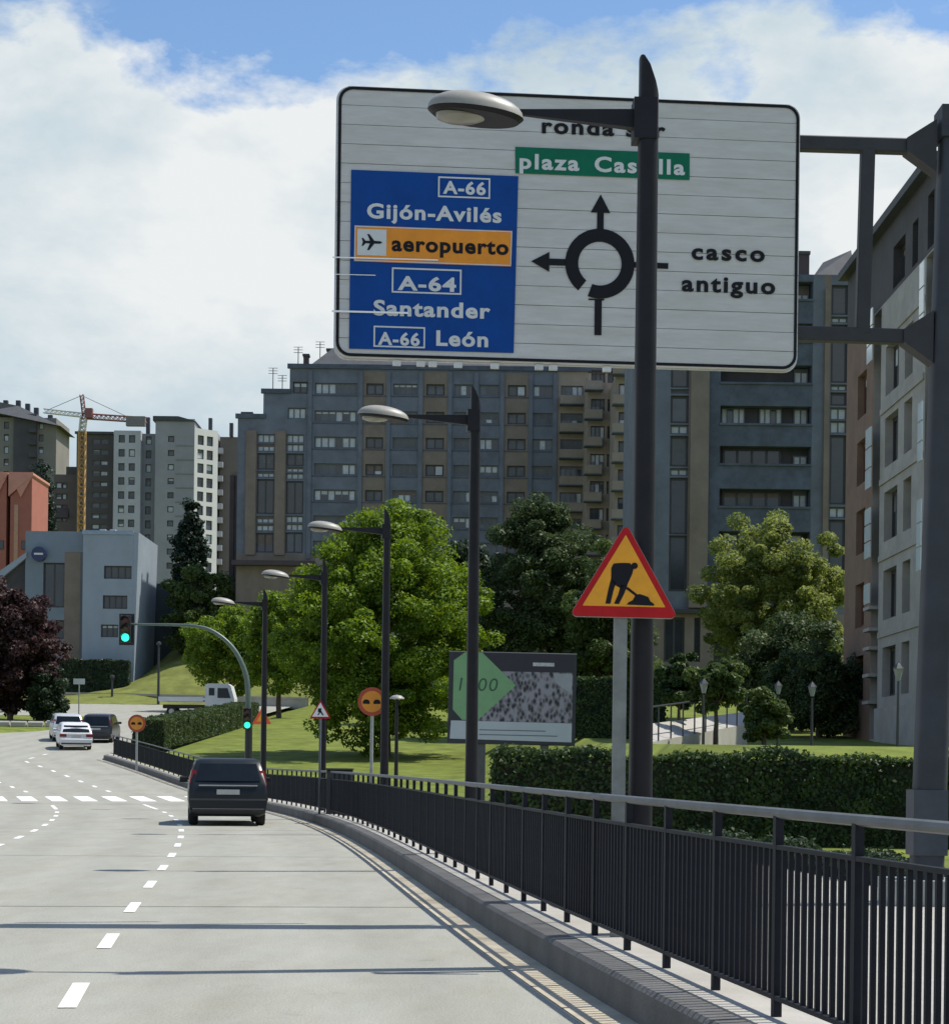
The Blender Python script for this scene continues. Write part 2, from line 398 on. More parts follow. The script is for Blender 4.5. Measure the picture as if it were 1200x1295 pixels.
# ------------------------------------------------------------------ lamp posts
M_pole = mat('lamp_pole_paint', (0.013, 0.0125, 0.016), 0.5, var=0.25, scale=4, spec=0.25)
M_head = mat('lamp_head_paint', (0.29, 0.278, 0.245), 0.45, var=0.1, scale=6)
M_lens = mat('lamp_lens', (0.26, 0.25, 0.215), 0.25, var=0.05)
def make_lamp():
    r = thing('street_lamp', '', 'street lamp')
    H = 6.51
    b = MB()
    rows = []
    n = 16
    zs = list(np.linspace(0, H - .34, 8))
    for zz in zs:
        wx = .088 - .018 * zz / H; wy = .11 - .02 * zz / H
        rows.append([(wx * math.copysign(abs(math.cos(t)) ** .55, math.cos(t)), wy * math.copysign(abs(math.sin(t)) ** .55, math.sin(t)), zz) for t in [2 * math.pi * k / n for k in range(n)]])
    for f in (.3, .6, .85, 1.0):    # blade-like cut at the top, high on the left
        rows.append([(x, y, H - .34 + (.34 * f) * (1 - max(0, (x + .06) / .14) ** 1.8 * 1.0)) for x, y, _ in rows[len(zs) - 1]])
    b.grid(rows, 0, True, True); b.face(rows[-1])
    b.build('pole', M_pole, r, sharp=50)
    b = MB(); b.box((-.03, 0, 6.04), (.17, .2, .30)); b.build('arm_bracket', M_pole, r)
    b = MB(); b.hexa([(-.98, -.018, 6.07), (-.08, -.04, 5.98), (-.08, .04, 5.98), (-.98, .018, 6.07), (-.98, -.018, 6.105), (-.08, -.04, 6.12), (-.08, .04, 6.12), (-.98, .018, 6.105)])
    b.build('arm', M_pole, r)
    b = MB(); rows = []
    for i in range(9):              # flattened dome
        f = i / 8; a = f * math.pi / 2
        rows.append([(-1.30 + (.33 * math.cos(t) + (.05 if math.cos(t) > 0 else 0) * math.cos(t)) * math.cos(a), .215 * math.sin(t) * math.cos(a), 6.065 + .155 * math.sin(a) ** .9 - .035 * math.cos(t) * math.cos(a)) for t in [2 * math.pi * k / 28 for k in range(28)]])
    b.grid(rows, 0, True, True)
    h = b.build('lamp_head', M_head, r, sharp=70)
    b = MB(); rim = rows[0]
    inner = [(-1.30 + (p[0] + 1.30) * .9, p[1] * .9, p[2] - .03) for p in rim]
    b.grid([rim, inner], 0, False, True); b.face(inner[::-1]); b.build('rim', M_pole, h)
    b = MB(); b.lathe([(0.0, -.05), (.09, -.045), (.14, -.02), (.145, .02)], (0, 0, 0), n=20, M=Matrix.Translation((-1.38, 0, 6.05)) @ Matrix.Diagonal((1.3, .85, 1, 1))); b.build('lens', M_lens, h)
    return r
lamp0 = make_lamp()
lamps = [(810, 14.0, 0.33, 'tall dark street lamp standing in front of the big direction sign'),
         (596, 26.3, 0.35, 'dark street lamp whose pole stands before the billboard'),
         (486, 39.0, 0.40, 'dark street lamp rising through the tall bright green tree, beside the round orange sign'),
         (408, 49.0, 0.40, 'dark street lamp behind the small white warning triangle, left of the bright tree'),
         (333, 57.5, 0.40, 'small dark street lamp beside the curved traffic light mast, farthest of the row')]
for i, (px, Y, off, lab) in enumerate(lamps):
    o = lamp0 if i == 0 else copy_tree(lamp0)
    p = at(px, 967, Y); o.location = (p.x, Y, zr(Y) + .2); o['label'] = lab; o['group'] = 'street lamps along the railing'
    o.rotation_euler = (0, 0, R((2, 4, 8, 10, 14)[i]))

# ------------------------------------------------------------------ gantry with the direction sign
M_gantry = mat('gantry_paint', (0.028, 0.028, 0.033), 0.6, var=0.25, scale=3, bump=0.1)
M_post = mat('gantry_post_paint', (0.035, 0.041, 0.052), 0.65, var=0.25, scale=2.0, bump=0.1, grime=0.2)
M_swhite = mat('sign_sheet_white', (0.56, 0.56, 0.555), 0.45, var=0.06, scale=4, stretch=(1, 1, 6), grime=0.12)
M_sblue = mat('sign_blue', (0.001, 0.055, 0.27), 0.55, spec=0.2, var=0.12, scale=5)
M_sgreen = mat('sign_green', (0.002, 0.14, 0.078), 0.55, spec=0.2, var=0.1, scale=5)
M_sorange = mat('sign_orange', (0.78, 0.27, 0.006), 0.45, var=0.1, scale=5)
M_sblack = mat('sign_black', (0.010, 0.010, 0.014), 0.6, var=0.1, spec=0.2)
M_slet = mat('sign_letter_white', (0.60, 0.62, 0.63), 0.45, var=0.05)
M_alu = mat('aluminium', (0.55, 0.56, 0.57), 0.35, metal=0.7, var=0.1)
gbase = at(1186, 967, 17.7); gbase.z = 0.2
gan = thing('direction_sign_gantry', 'large white roundabout direction sign on a cantilever gantry arm', 'road sign', gbase)
YL, YR = 17.42, 17.80
TL, TR, BL = at(427, 107, YL), at(1012, 132, YR), at(418.5, 451, YL)
ex = (TR - TL); SW = ex.length; ex.normalize()
ey = (TL - BL); ey = (ey - ex * ey.dot(ex)); SH = ey.length; ey.normalize()
en = ex.cross(ey)                       # points back, away from the reader
if en.y < 0: en = -en
SM = Matrix((ex, en, ey)).transposed().to_4x4(); SM.translation = TL - ey * SH - gbase
# photo pixel -> sign plane coordinates
e1 = Vector((585, 25)); e2 = Vector((-9.5, 343.5)); _det = e1.x * e2.y - e1.y * e2.x
def sp(px, py):
    d = Vector((px - 427, py - 107)); s = (d.x * e2.y - d.y * e2.x) / _det; t = (e1.x * d.y - e1.y * d.x) / _det
    return Vector((s * SW, (1 - t) * SH))
PXM = SW / e1.length                     # metres per photo pixel on the sign
def rrect(w, h, r, x0=0, z0=0, n=7):
    pts = []
    for cx, cz, a0 in ((w - r, h - r, 0), (r, h - r, 90), (r, r, 180), (w - r, r, 270)):
        for k in range(n):
            a = R(a0 + 90 * k / (n - 1)); pts.append((x0 + cx + r * math.cos(a), z0 + cz + r * math.sin(a)))
    return pts
# backing of horizontal aluminium planks
NS = 14; RC = 0.13
def xin(zz):
    d = 0
    if zz < RC: d = RC - math.sqrt(max(0, RC ** 2 - (RC - zz) ** 2))
    elif zz > SH - RC: q = zz - (SH - RC); d = RC - math.sqrt(max(0, RC ** 2 - q ** 2))
    return d
for k in range(NS):
    z0, z1 = SH * k / NS + .0025, SH * (k + 1) / NS - .0025
    zz = np.linspace(z0, z1, 8 if k in (0, NS - 1) else 2)
    poly = [(SW - xin(a), a) for a in zz] + [(xin(a), a) for a in zz[::-1]]
    b = MB(); b.prism(poly, random.uniform(-.0025, .0025), 0.05, SM); b.build('sign_plank', M_swhite, gan)
b = MB()
A = rrect(SW - .02, SH - .02, RC, .01, .01); B = rrect(SW - .075, SH - .075, RC - .025, .0375, .0375)
for i in range(len(A)):
    j = (i + 1) % len(A)
    q = [SM @ Vector((p[0], -.007, p[1])) for p in (A[i], A[j], B[j], B[i])]; b.face(q)
b.build('border', M_sblack, gan)
b = MB(); b.prism(rrect(SW + .02, SH + .02, RC, -.01, -.01), .052, .075, SM); b.build('backing_sheet', M_alu, gan)
for fz in (.08, .36, .64, .92):
    b = MB(); b.box((SW / 2, .17, SH * fz), (SW - .2, .19, .09), SM); b.build('shadow_rail', M_alu, gan)  # unseen rails behind the sign, added to thicken its shadow on the road
for px in (495, 525, 540, 572, 618, 674, 692, 760):
    p = sp(px, 455 + (px - 427) * .03); b = MB(); b.box((p.x, .06, -.025), (.075, .05, .05), SM); b.build('clamp', M_alu, gan)

def quad_panel(name, c, M, y, th=.003, parent=gan):
    pts = [sp(*p) for p in c]; b = MB(); b.prism([(p.x, p.y) for p in pts][::-1], y, y + th, SM); return b.build(name, M, parent)
def text_mesh(s, bold=0.033, space=1.12):
    cu = bpy.data.curves.new('t', 'FONT'); cu.body = s; cu.size = 1; cu.offset = bold; cu.space_character = space; cu.resolution_u = 4
    o = bpy.data.objects.new('t', cu); me = bpy.data.meshes.new_from_object(o)
    v = np.zeros(len(me.vertices) * 3); me.vertices.foreach_get('co', v); v = v.reshape(-1, 3)
    f = [tuple(p.vertices) for p in me.polygons]
    bpy.data.objects.remove(o); bpy.data.curves.remove(cu); bpy.data.meshes.remove(me)
    return v, f
_h, _ = text_mesh('H'); CAP = _h[:, 1].max()
def text_on(s, Mx, x, z, width, cap, M, y, parent, name='lettering', bold=0.033, space=1.12, slant=0.0):
    v, f = text_mesh(s, bold, space)
    x0, x1 = v[:, 0].min(), v[:, 0].max(); sx = width / (x1 - x0); sz = cap / CAP
    b = MB()
    P = [Mx @ Vector((x + (a[0] - x0) * sx + slant * a[1] * sz, y, z + a[1] * sz)) for a in v]
    b.v = [tuple(p) for p in P]; b.f = [tuple(q) for q in f]; b.m = [0] * len(f); b.sm = [False] * len(f)
    return b.build(name, M, parent)
def stext(s, px, py, wpx, cpx, M, y, parent=gan, **k):
    p = sp(px, py); return text_on(s, SM, p.x, p.y, wpx * PXM, cpx * PXM, M, y, parent, **k)
def sframe(x0, y0, x1, y1, M, y, parent, t=1.9):     # thin outlined box round a road number
    a, c = sp(x0, y0), sp(x1, y1); w_, h_ = c.x - a.x, a.y - c.y; t *= PXM
    bb = MB()
    for cx, cz, dx, dz in ((a.x + w_ / 2, a.y, w_ + t, t), (a.x + w_ / 2, c.y, w_ + t, t), (a.x, (a.y + c.y) / 2, t, h_ - t), (c.x, (a.y + c.y) / 2, t, h_ - t)):
        bb.box((cx, y, cz), (dx, .002, dz), SM)
    return bb.build('number_frame', M, parent)
blue = quad_panel('blue_panel', [(442, 214.5), (650.5, 223.5), (641, 448.5), (435.5, 440.5)], M_sblue, -.012)
stext('A-66', 555.6, 244.8, 53.5, 15.5, M_slet, -.016, blue); sframe(551, 224.5, 613.5, 251.5, M_slet, -.016, blue)
stext('Gijón-Avilés', 460.5, 275.2, 168, 18, M_slet, -.016, blue)
stext('A-64', 497, 366.5, 73, 17, M_slet, -.016, blue); sframe(491.5, 339.5, 575.5, 373, M_slet, -.016, blue, 2)
stext('Santander', 466.5, 398, 146, 18.5, M_slet, -.016, blue)
stext('A-66', 471.5, 435.6, 52, 15.5, M_slet, -.016, blue); sframe(467.5, 413, 529, 440.5, M_slet, -.016, blue)
stext('León', 544, 437.5, 65, 18.5, M_slet, -.016, blue)
org = quad_panel('airport_panel', [(445, 285), (641.8, 293.3), (639.5, 338.6), (443.6, 330.3)], M_sorange, -.018)
b = MB()
for (x0, y0), (x1, y1) in (((445.5, 286.3), (641, 294.5)), ((444.2, 329.2), (639.2, 337.4)), ((445.8, 285.5), (444.3, 330)), ((641, 293.5), (638.8, 338))):
    a, c = sp(x0, y0), sp(x1, y1); d = c - a; L = d.length; ang = math.atan2(d.y, d.x)
    b.box((0, 0, 0), (L, .002, 1.2 * PXM), SM @ Matrix.Translation(((a.x + c.x) / 2, -.0205, (a.y + c.y) / 2)) @ Matrix.Rotation(-ang, 4, 'Y'))
b.build('panel_outline', M_slet, org)
stext('aeropuerto', 490.5, 317.2, 146, 18.5, M_sblack, -.022, org)
quad_panel('icon_square', [(448.5, 289.5), (484.6, 291), (483.6, 324), (447.6, 322.5)], M_slet, -.021, parent=org)
pc = sp(466.2, 306.8); b = MB(); u = PXM
pl = [(13, 0), (10, 1.6), (3, 1.7), (-3.5, 10), (-6, 10), (-2.5, 1.7), (-8, 1.5), (-11, 5), (-12.8, 5), (-11.3, 0), (-12.8, -5), (-11, -5), (-8, -1.5), (-2.5, -1.7), (-6, -10), (-3.5, -10), (3, -1.7), (10, -1.6)]
b.face([SM @ Vector((pc.x + x * u, -.025, pc.y + q * u)) for x, q in pl]); b.build('aeroplane_symbol', M_sblack, org)
grn = quad_panel('green_panel', [(647.3, 186), (868.3, 195), (867.6, 229), (647, 219.5)], M_sgreen, -.012)
stext('plaza', 652, 213.3, 75.5, 18.5, M_slet, -.016, grn, space=1.2); stext('Castilla', 746.7, 217.4, 115, 18.5, M_slet, -.016, grn, space=1.2)
stext('ronda sur', 681, 168, 157, 19, M_sblack, -.012, space=1.18)
stext('casco', 868.5, 330.3, 94, 20, M_sblack, -.012, space=1.25)
stext('antiguo', 855.3, 371, 120, 20, M_sblack, -.012, space=1.2)
# roundabout diagram
def ring(cx, cz, r0, r1, a0, a1, n=40):
    bb = []
    for k in range(n + 1):
        a = R(a0 + (a1 - a0) * k / n); bb.append((cx + r1 * math.cos(a), cz + r1 * math.sin(a), cx + r0 * math.cos(a), cz + r0 * math.sin(a)))
    return bb
rc = sp(751.8, 335.5); dia = MB(); yy = -.010
rg = ring(rc.x, rc.y, 27.5 * u, 44 * u, -110, 232)
for k in range(len(rg) - 1):
    p, q = rg[k], rg[k + 1]
    dia.face([SM @ Vector((p[0], yy, p[1])), SM @ Vector((q[0], yy, q[1])), SM @ Vector((q[2], yy, q[3])), SM @ Vector((p[2], yy, p[3]))])
def dpoly(pts): dia.face([SM @ Vector((rc.x + x * u, yy, rc.y + q * u)) for x, q in pts])
dpoly([(-4.2, 43), (4.2, 43), (4.2, 64), (-4.2, 64)]); dpoly([(-12.5, 64), (12.5, 64), (0, 87)])
dpoly([(-43, 4.2), (-64, 4.2), (-64, -4.2), (-43, -4.2)]); dpoly([(-64, 12.5), (-87, 0), (-64, -12.5)])
dpoly([(43, 3.6), (87, 3.6), (87, -3.6), (43, -3.6)])
dpoly([(-6, -46), (-6, -90), (3, -90), (3, -46)]); dpoly([(-14, -44.2), (6, -44.2), (6, -46.2), (-14, -46.2)])
dia.build('roundabout_symbol', M_sblack, gan)
# thin white strips on the sign face that stick out past the left side
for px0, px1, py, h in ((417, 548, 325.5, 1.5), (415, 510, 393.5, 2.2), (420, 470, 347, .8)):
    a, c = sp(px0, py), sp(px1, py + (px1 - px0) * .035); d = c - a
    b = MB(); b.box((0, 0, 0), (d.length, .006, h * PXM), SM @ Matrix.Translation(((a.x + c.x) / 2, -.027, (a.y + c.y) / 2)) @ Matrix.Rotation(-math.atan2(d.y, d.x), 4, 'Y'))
    b.build('white_strip', mat('strip_white', (.9, .9, .9), .3, var=0), gan)
# steelwork
def beam(name, p, q, wy, h, M=M_gantry):
    p, q = Vector(p), Vector(q); d = q - p; X = d.normalized(); Z = Vector((0, 0, 1)); Z = (Z - X * Z.dot(X)).normalized() if abs(X.z) < .9 else Vector((1, 0, 0)); Yv = Z.cross(X)
    Mx = Matrix((X, Yv, Z)).transposed().to_4x4(); Mx.translation = (p + q) / 2 - gbase
    b = MB(); b.cbox((0, 0, 0), (d.length, wy, h), .012, Mx); return b.build(name, M, gan)
Yg = 18.05
up0, up1 = at(560, 168, 17.7), at(1176, 186, Yg); lo0, lo1 = at(560, 408, 17.7), at(1172, 427, Yg)
beam('upper_beam', up0, up1, .12, .135); beam('lower_beam', lo0, lo1, .12, .135)
beam('hanger', at(1097, 190, Yg - .05), at(1090, 422, Yg - .05), .12, .13)
for px in (620, 800, 960): beam('sign_bracket', at(px, 140, 18.1), at(px - 8, 440, 18.1), .05, .06)
b = MB(); n = 20; rows = []
top = at(1196, 145, Yg).z
for zz in np.linspace(0, top - .2, 10):
    f = zz / top; rad = .15 - .01 * f
    a = at(1199 - 27 * (1 - f), 967, Yg)
    rows.append([(a.x - gbase.x + rad * math.copysign(abs(math.cos(t)) ** .45, math.cos(t)), Yg - gbase.y + rad * math.copysign(abs(math.sin(t)) ** .45, math.sin(t)), zz) for t in [2 * math.pi * k / n for k in range(n)]])
b.grid(rows, 0, True, True); b.face(rows[-1]); b.build('post', M_post, gan, sharp=50)
b = MB(); b.box((rows[1][0][0] - .165, Yg - gbase.y, .78), (.325, .325, .62)); b.build('sleeve', mat('sleeve_grey', (.05, .057, .07), .6, var=.25, scale=4), gan)
b = MB(); b.box((rows[0][0][0] - .15, Yg - gbase.y, .12), (.75, .75, .24)); b.build('base_plate', M_galv, gan)
for (q, s_) in ((up1, 1), (lo1, 1)):
    v = q - gbase
    b = MB(); b.prism([(v.x - .24, v.z - .06), (v.x + .04, v.z - .26), (v.x + .04, v.z + .24), (v.x - .24, v.z + .06)], v.y - .10, v.y + .10); b.build('gusset', M_gantry, gan)
b = MB(); b.box((rows[-1][0][0] - .14, Yg - gbase.y, top - .30), (.33, .33, .3)); b.build('post_cap', M_post, gan)

# ------------------------------------------------------------------ other signs
M_red = mat('sign_red', (0.44, 0.012, 0.016), 0.55, spec=0.2, var=0.12, scale=6)
M_yel = mat('sign_yellow_orange', (0.80, 0.34, 0.008), 0.45, var=0.12, scale=6)
M_back = mat('sign_back_grey', (0.25, 0.25, 0.26), 0.5, var=0.1)
def rtri(w, r, h=None, n=5):   # rounded triangle, point up, base at z=0
    h = h or w * .866
    P = [Vector((-w / 2, 0)), Vector((w / 2, 0)), Vector((0, h))]; out_ = []
    C = (P[0] + P[1] + P[2]) / 3
    for i in range(3):
        a, p, c = P[i - 1], P[i], P[(i + 1) % 3]
        bis = (C - p).normalized(); cen = p + bis * (r / math.sin(R(30)))
        a0 = math.atan2(-bis.y, -bis.x)
        for k in range(n):
            t = a0 - R(60) + R(120) * k / (n - 1); out_.append((cen.x + r * math.cos(t), cen.y + r * math.sin(t)))
    return out_
def sign_post(root, z1, rad=.04, M=M_galv, square=False, x=0, y=.05):
    b = MB()
    if square: b.box((x, y, z1 / 2), (rad * 2, rad * 1.3, z1))
    else: b.tube([(x, y, 0), (x, y, z1)], rad, 12)
    return b.build('post', M, root)
# roadworks triangle
Yt = 13.7; p0 = at(785, 967, Yt)
tri = thing('roadworks_sign', 'yellow triangular roadworks sign with red border and digging worker', 'road sign', (p0.x, Yt, .2))
c0 = at(788.5, 780.5, Yt); W_ = 137 * Yt / F
Mt = Matrix.Translation((c0.x - p0.x, 0, c0.z - .2)) @ Matrix.Rotation(R(.9), 4, 'Y') @ Matrix.Rotation(R(-3), 4, 'Z')
b = MB(); b.prism(rtri(W_, .028), 0, .025, Mt); plate = b.build('red_plate', M_red, tri)
b = MB(); b.prism(rtri(W_ + .012, .034), .008, .035, Mt @ Matrix.Translation((0, 0, -.004))); b.build('rim', M_galv, tri)
iw = W_ * .765; b = MB(); b.prism([(x, zz) for x, zz in rtri(iw, .004)], -.003, 0.0, Mt @ Matrix.Translation((0, 0, W_ * .098))); b.build('yellow_face', M_yel, tri)
k_ = W_ / 895.0
def tp(x, y): return Mt @ Vector(((x - 590) * k_, -.006, (875 - y) * k_))
b = MB()
for poly in ([(478, 470), (495, 435), (560, 428), (630, 428), (662, 470), (650, 520), (612, 610), (560, 640), (500, 605), (478, 560)],
             [(478, 560), (520, 590), (500, 660), (478, 768), (437, 768), (456, 660)], [(560, 610), (615, 610), (590, 680), (548, 770), (508, 766), (540, 690)],
             [(600, 640), (616, 625), (700, 688), (690, 705)], [(612, 772), (628, 752), (660, 735), (682, 695), (712, 682), (745, 690), (790, 706), (806, 740), (838, 762), (838, 776)]):
    b.face([tp(*q) for q in poly])
b.face([tp(668 + 27 * math.cos(t), 450 + 27 * math.sin(t)) for t in [2 * math.pi * k / 14 for k in range(14)]])
b.build('worker_symbol', M_sblack, tri)
sign_post(tri, c0.z - .2 + .3, .048, mat('weathered_post', (.20, .215, .205), .6, metal=.2, var=.25, scale=5), True, -.01, .07)

def roundel(px, py, d, Y, label, wide=0, marks=True):
    c = at(px, py, Y); g = zr(Y) + .2
    r = thing('round_sign', label, 'road sign', (c.x, Y, g))
    rad = d / 2
    b = MB(); b.lathe([(0, -.002), (rad, -.002), (rad, .02), (0, .02)], (0, 0, c.z - g), 'Y', 28, smooth=False); b.build('red_disc', mat('faded_red', (.36, .055, .02), .5), r)
    b = MB(); b.lathe([(0, -.006), (rad * .74, -.006), (rad * .74, -.001)], (0, 0, c.z - g), 'Y', 28, smooth=False); b.build('orange_face', mat('faded_orange', (.66, .25, .02), .5), r)
    b = MB()
    for sx, M_ in ((-.42, 0), (.32, 0)):
        x0 = sx * rad; zc = c.z - g - .06 * rad
        b.prism([(x0 - .22 * rad, zc - .1 * rad), (x0 + .26 * rad, zc - .1 * rad), (x0 + .26 * rad, zc + .06 * rad), (x0 + .14 * rad, zc + .2 * rad), (x0 - .1 * rad, zc + .2 * rad), (x0 - .22 * rad, zc + .06 * rad)], -.010, -.007)
    b.build('car_symbols', M_sblack, r)
    sign_post(r, c.z - g, .035 if not wide else .05, M_galv)
    return r
roundel(470.5, 887.5, .60, 39.5, 'round orange roadworks sign on a grey post right of the white triangle')
roundel(173, 915, .78, 84, 'round orange sign at the far left end of the railing', 1)
# white pedestrian triangle
Yp = 46; c = at(405, 909, Yp); g = zr(Yp) + .2
ps = thing('warning_triangle_sign', 'small white warning triangle with thin red border on a slim post', 'road sign', (c.x, Yp, g))
b = MB(); b.prism([(x, zz + c.z - g) for x, zz in rtri(.52, .02)], 0, .02); b.build('red_plate', M_red, ps)
b = MB(); b.prism([(x, zz + c.z - g + .045) for x, zz in rtri(.40, .004)], -.004, 0); b.build('white_face', mat('sign_face_white', (.75, .75, .74), .5, var=.05), ps)
b = MB(); zb = c.z - g
b.prism([(-.07, zb + .08), (-.04, zb + .08), (0, zb + .15), (.05, zb + .08), (.085, zb + .08), (.02, zb + .2), (.03, zb + .25), (-.05, zb + .25), (-.06, zb + .17), (-.03, zb + .15)], -.008, -.005); b.build('walker_symbol', M_sblack, ps)
sign_post(ps, c.z - g + .3, .03, mat('slim_post', (.12, .14, .15), .5, metal=.3))
# orange triangle by the traffic light
Yo = 60; c = at(331, 916, Yo); g = zr(Yo) + .2
os_ = thing('hazard_triangle_sign', 'small orange red triangle sign beside the green signal on the mast', 'road sign', (c.x, Yo, g))
for k, (dx, s) in enumerate(((0, .62),)):
    b = MB(); b.prism([(x + dx, zz + c.z - g) for x, zz in rtri(s, .03)], 0, .02); b.build('red_plate', mat('bright_red', (.75, .10, .03), .5), os_)
    b = MB(); b.prism([(x + dx, zz + c.z - g + .085) for x, zz in rtri(s * .55, .004)], -.004, 0); b.build('orange_face', M_yel, os_)
sign_post(os_, c.z - g + .2, .035, M_galv)
# small direction plate far left
Yd = 150; c = at(100, 862, Yd); g = zr(Yd)
ds = thing('plate_sign', 'tiny pale plate on a thin post beside the purple tree', 'road sign', (c.x, Yd, g))
b = MB(); b.box((0, 0, c.z - g), (.9, .04, .45)); b.build('plate', M_slet, ds); sign_post(ds, c.z - g, .05, M_galv)

# ------------------------------------------------------------------ traffic lights
M_tl = mat('signal_housing', (0.012, 0.013, 0.015), .5, var=.1)
M_go = mat('signal_green_lit', (0.02, .6, .35), .3, var=0, emit=((0.03, 1.0, 0.50), 1.6))
M_off1 = mat('signal_red_unlit', (.05, .012, .012), .3, var=0); M_off2 = mat('signal_amber_unlit', (.05, .035, .012), .3, var=0)
M_arm = mat('mast_paint', (0.09, 0.13, 0.11), .45, var=.15, metal=.2)
Ym = 63; pb = at(314, 967, Ym); g = zr(Ym) + .2
mast = thing('traffic_light_mast', 'traffic light on a curved green mast reaching over the road', 'traffic light', (pb.x, Ym, g))
path = [(315, 960), (314, 900), (312.5, 862), (307, 842), (297, 823), (283, 808), (266, 797), (248, 792), (225, 790.5), (200, 790), (166, 789.5)]
pts = []
for px, py in path:
    q = at(px, py, Ym); pts.append(Vector((q.x - pb.x, 0, max(0, q.z - g))))
pts[0].z = 0
dense = []
for i in range(len(pts) - 1):
    for k in range(4): 
        p0_, p1_, p2_, p3_ = pts[max(i - 1, 0)], pts[i], pts[i + 1], pts[min(i + 2, len(pts) - 1)]; t = k / 4
        dense.append(.5 * ((2 * p1_) + (p2_ - p0_) * t + (2 * p0_ - 5 * p1_ + 4 * p2_ - p3_) * t * t + (3 * p1_ - p0_ - 3 * p2_ + p3_) * t ** 3))
dense.append(pts[-1])
b = MB(); b.tube(dense, [.105 - .068 * i / (len(dense) - 1) for i in range(len(dense))], 10); b.build('mast', M_arm, mast)
b = MB(); b.tube([(0, 0, 0), (0, 0, 2.9)], [.13, .12], 12); b.build('mast_base', M_tl, mast)
def signal_head(c, s, root):
    b = MB(); b.cbox((c.x, c.y, c.z), (.36 * s, .22 * s, .98 * s), .03); h = b.build('signal_head', M_tl, root)
    for k, M_ in enumerate((M_off1, M_off2, M_go)):
        zc = c.z + (.31 - .31 * k) * s
        b = MB(); b.lathe([(0, -.03 * s), (.10 * s, -.02 * s), (.142 * s, 0)], (c.x, c.y - .115 * s, zc), 'Y', 18); b.build('lens', M_, h)
        b = MB(); b.grid([[(c.x + .16 * s * math.cos(a), c.y - .11 * s - d, zc + .16 * s * math.sin(a)) for a in np.linspace(R(0), R(180), 9)] for d in (0, .16 * s)], 0, True); b.build('visor', M_tl, h)
q = at(160, 796, Ym); signal_head(Vector((q.x - pb.x, -.1, q.z - g)), .92, mast)
b = MB(); b.cbox((q.x - pb.x + .0, .05, q.z - g), (.50, .03, 1.05), .01); b.build('backing_board', M_tl, mast)
q = at(315, 909, Ym); signal_head(Vector((q.x - pb.x - .02, -.24, q.z - g)), .72, mast)

# ------------------------------------------------------------------ billboard
Yb = 45; q = at(648, 967, Yb); g = .3
bb = thing('billboard', 'dark framed billboard with green arrow and grey crowd picture above the hedge', 'billboard', (q.x, Yb, g))
a, c = at(566, 824, Yb), at(726, 943, Yb)
x0, x1, z1, z0 = a.x - q.x, c.x - q.x, a.z - g, c.z - g; k_ = Yb / F
Mb = Matrix.Rotation(R(.6), 4, 'Y')
M_bbf = mat('billboard_frame', (.020, .024, .030), .5, var=.15)
b = MB(); b.cbox(((x0 + x1) / 2, .1, (z0 + z1) / 2), (x1 - x0, .2, z1 - z0), .02, Mb); b.build('cabinet', M_bbf, bb)
def bp(px, py): return (x0 + (px - 566) * k_, z1 - (py - 824) * k_)
def bquad(name, pts, M, y): b = MB(); b.prism([bp(*p) for p in pts][::-1], y, y + .004, Mb); return b.build(name, M, bb)
cm = bpy.data.materials.new('crowd_print'); cm.use_nodes = True; t = cm.node_tree; bs = t.nodes['Principled BSDF']; bs.inputs['Roughness'].default_value = .5
tcn = t.nodes.new('ShaderNodeTexCoord'); vo = t.nodes.new('ShaderNodeTexVoronoi'); vo.inputs['Scale'].default_value = 10; no = t.nodes.new('ShaderNodeTexNoise'); no.inputs['Scale'].default_value = 6; no.inputs['Detail'].default_value = 7
mpn = t.nodes.new('ShaderNodeMapping'); mpn.inputs['Scale'].default_value = (1.2, 1, .75); t.links.new(tcn.outputs['Object'], mpn.inputs[0])
t.links.new(mpn.outputs[0], vo.inputs['Vector']); t.links.new(mpn.outputs[0], no.inputs['Vector'])
mm = t.nodes.new('ShaderNodeMath'); mm.operation = 'MULTIPLY'; t.links.new(vo.outputs['Distance'], mm.inputs[0]); t.links.new(no.outputs['Fac'], mm.inputs[1])
rp = t.nodes.new('ShaderNodeValToRGB'); rp.color_ramp.elements[0].color = (.012, .013, .02, 1); rp.color_ramp.elements[1].color = (.26, .25, .28, 1); rp.color_ramp.elements[0].position = .10; rp.color_ramp.elements[1].position = .36
t.links.new(mm.outputs[0], rp.inputs[0]); t.links.new(rp.outputs[0], bs.inputs['Base Color'])
bquad('header', [(571, 826), (724, 826), (724, 848), (571, 848)], mat('poster_navy', (.018, .016, .028), .5), -.004)
bquad('crowd_picture', [(600, 848.5), (723, 848.5), (723, 912), (600, 912)], cm, -.004)
bquad('pale_corner', [(698, 850), (722, 850), (722, 876), (702, 862)], mat('poster_grey', (.30, .31, .34), .5), -.009)
gm = mat('poster_green', (.17, .34, .16), .5, var=.08)
bquad('green_arrow', [(572, 836), (586, 825.5), (608, 825.5), (651, 866), (604, 911), (584, 911), (572, 898)], gm, -.012)
bquad('footer', [(570, 912), (723, 912.5), (723, 936.5), (569, 935)], mat('poster_pale', (.40, .45, .47), .5, var=.05), -.006)
for py, xa, xb in ((922.5, 606, 690), (928.5, 606, 705)):
    bquad('printed_line', [(xa, py), (xb, py), (xb, py + 1.2), (xa, py + 1.2)], mat('poster_line', (.12, .14, .16), .5, var=0), -.010)
bquad('header_mark', [(672, 836.5), (699, 836.5), (699, 841), (672, 841)], mat('poster_white', (.45, .45, .47), .5, var=.3, scale=30), -.008)
p = bp(579, 874); text_on('1700', Mb, p[0], p[1], 48 * k_, 17 * k_, mat('poster_dark_green', (.03, .09, .05), .5), -.014, bb, bold=.0, slant=.15)
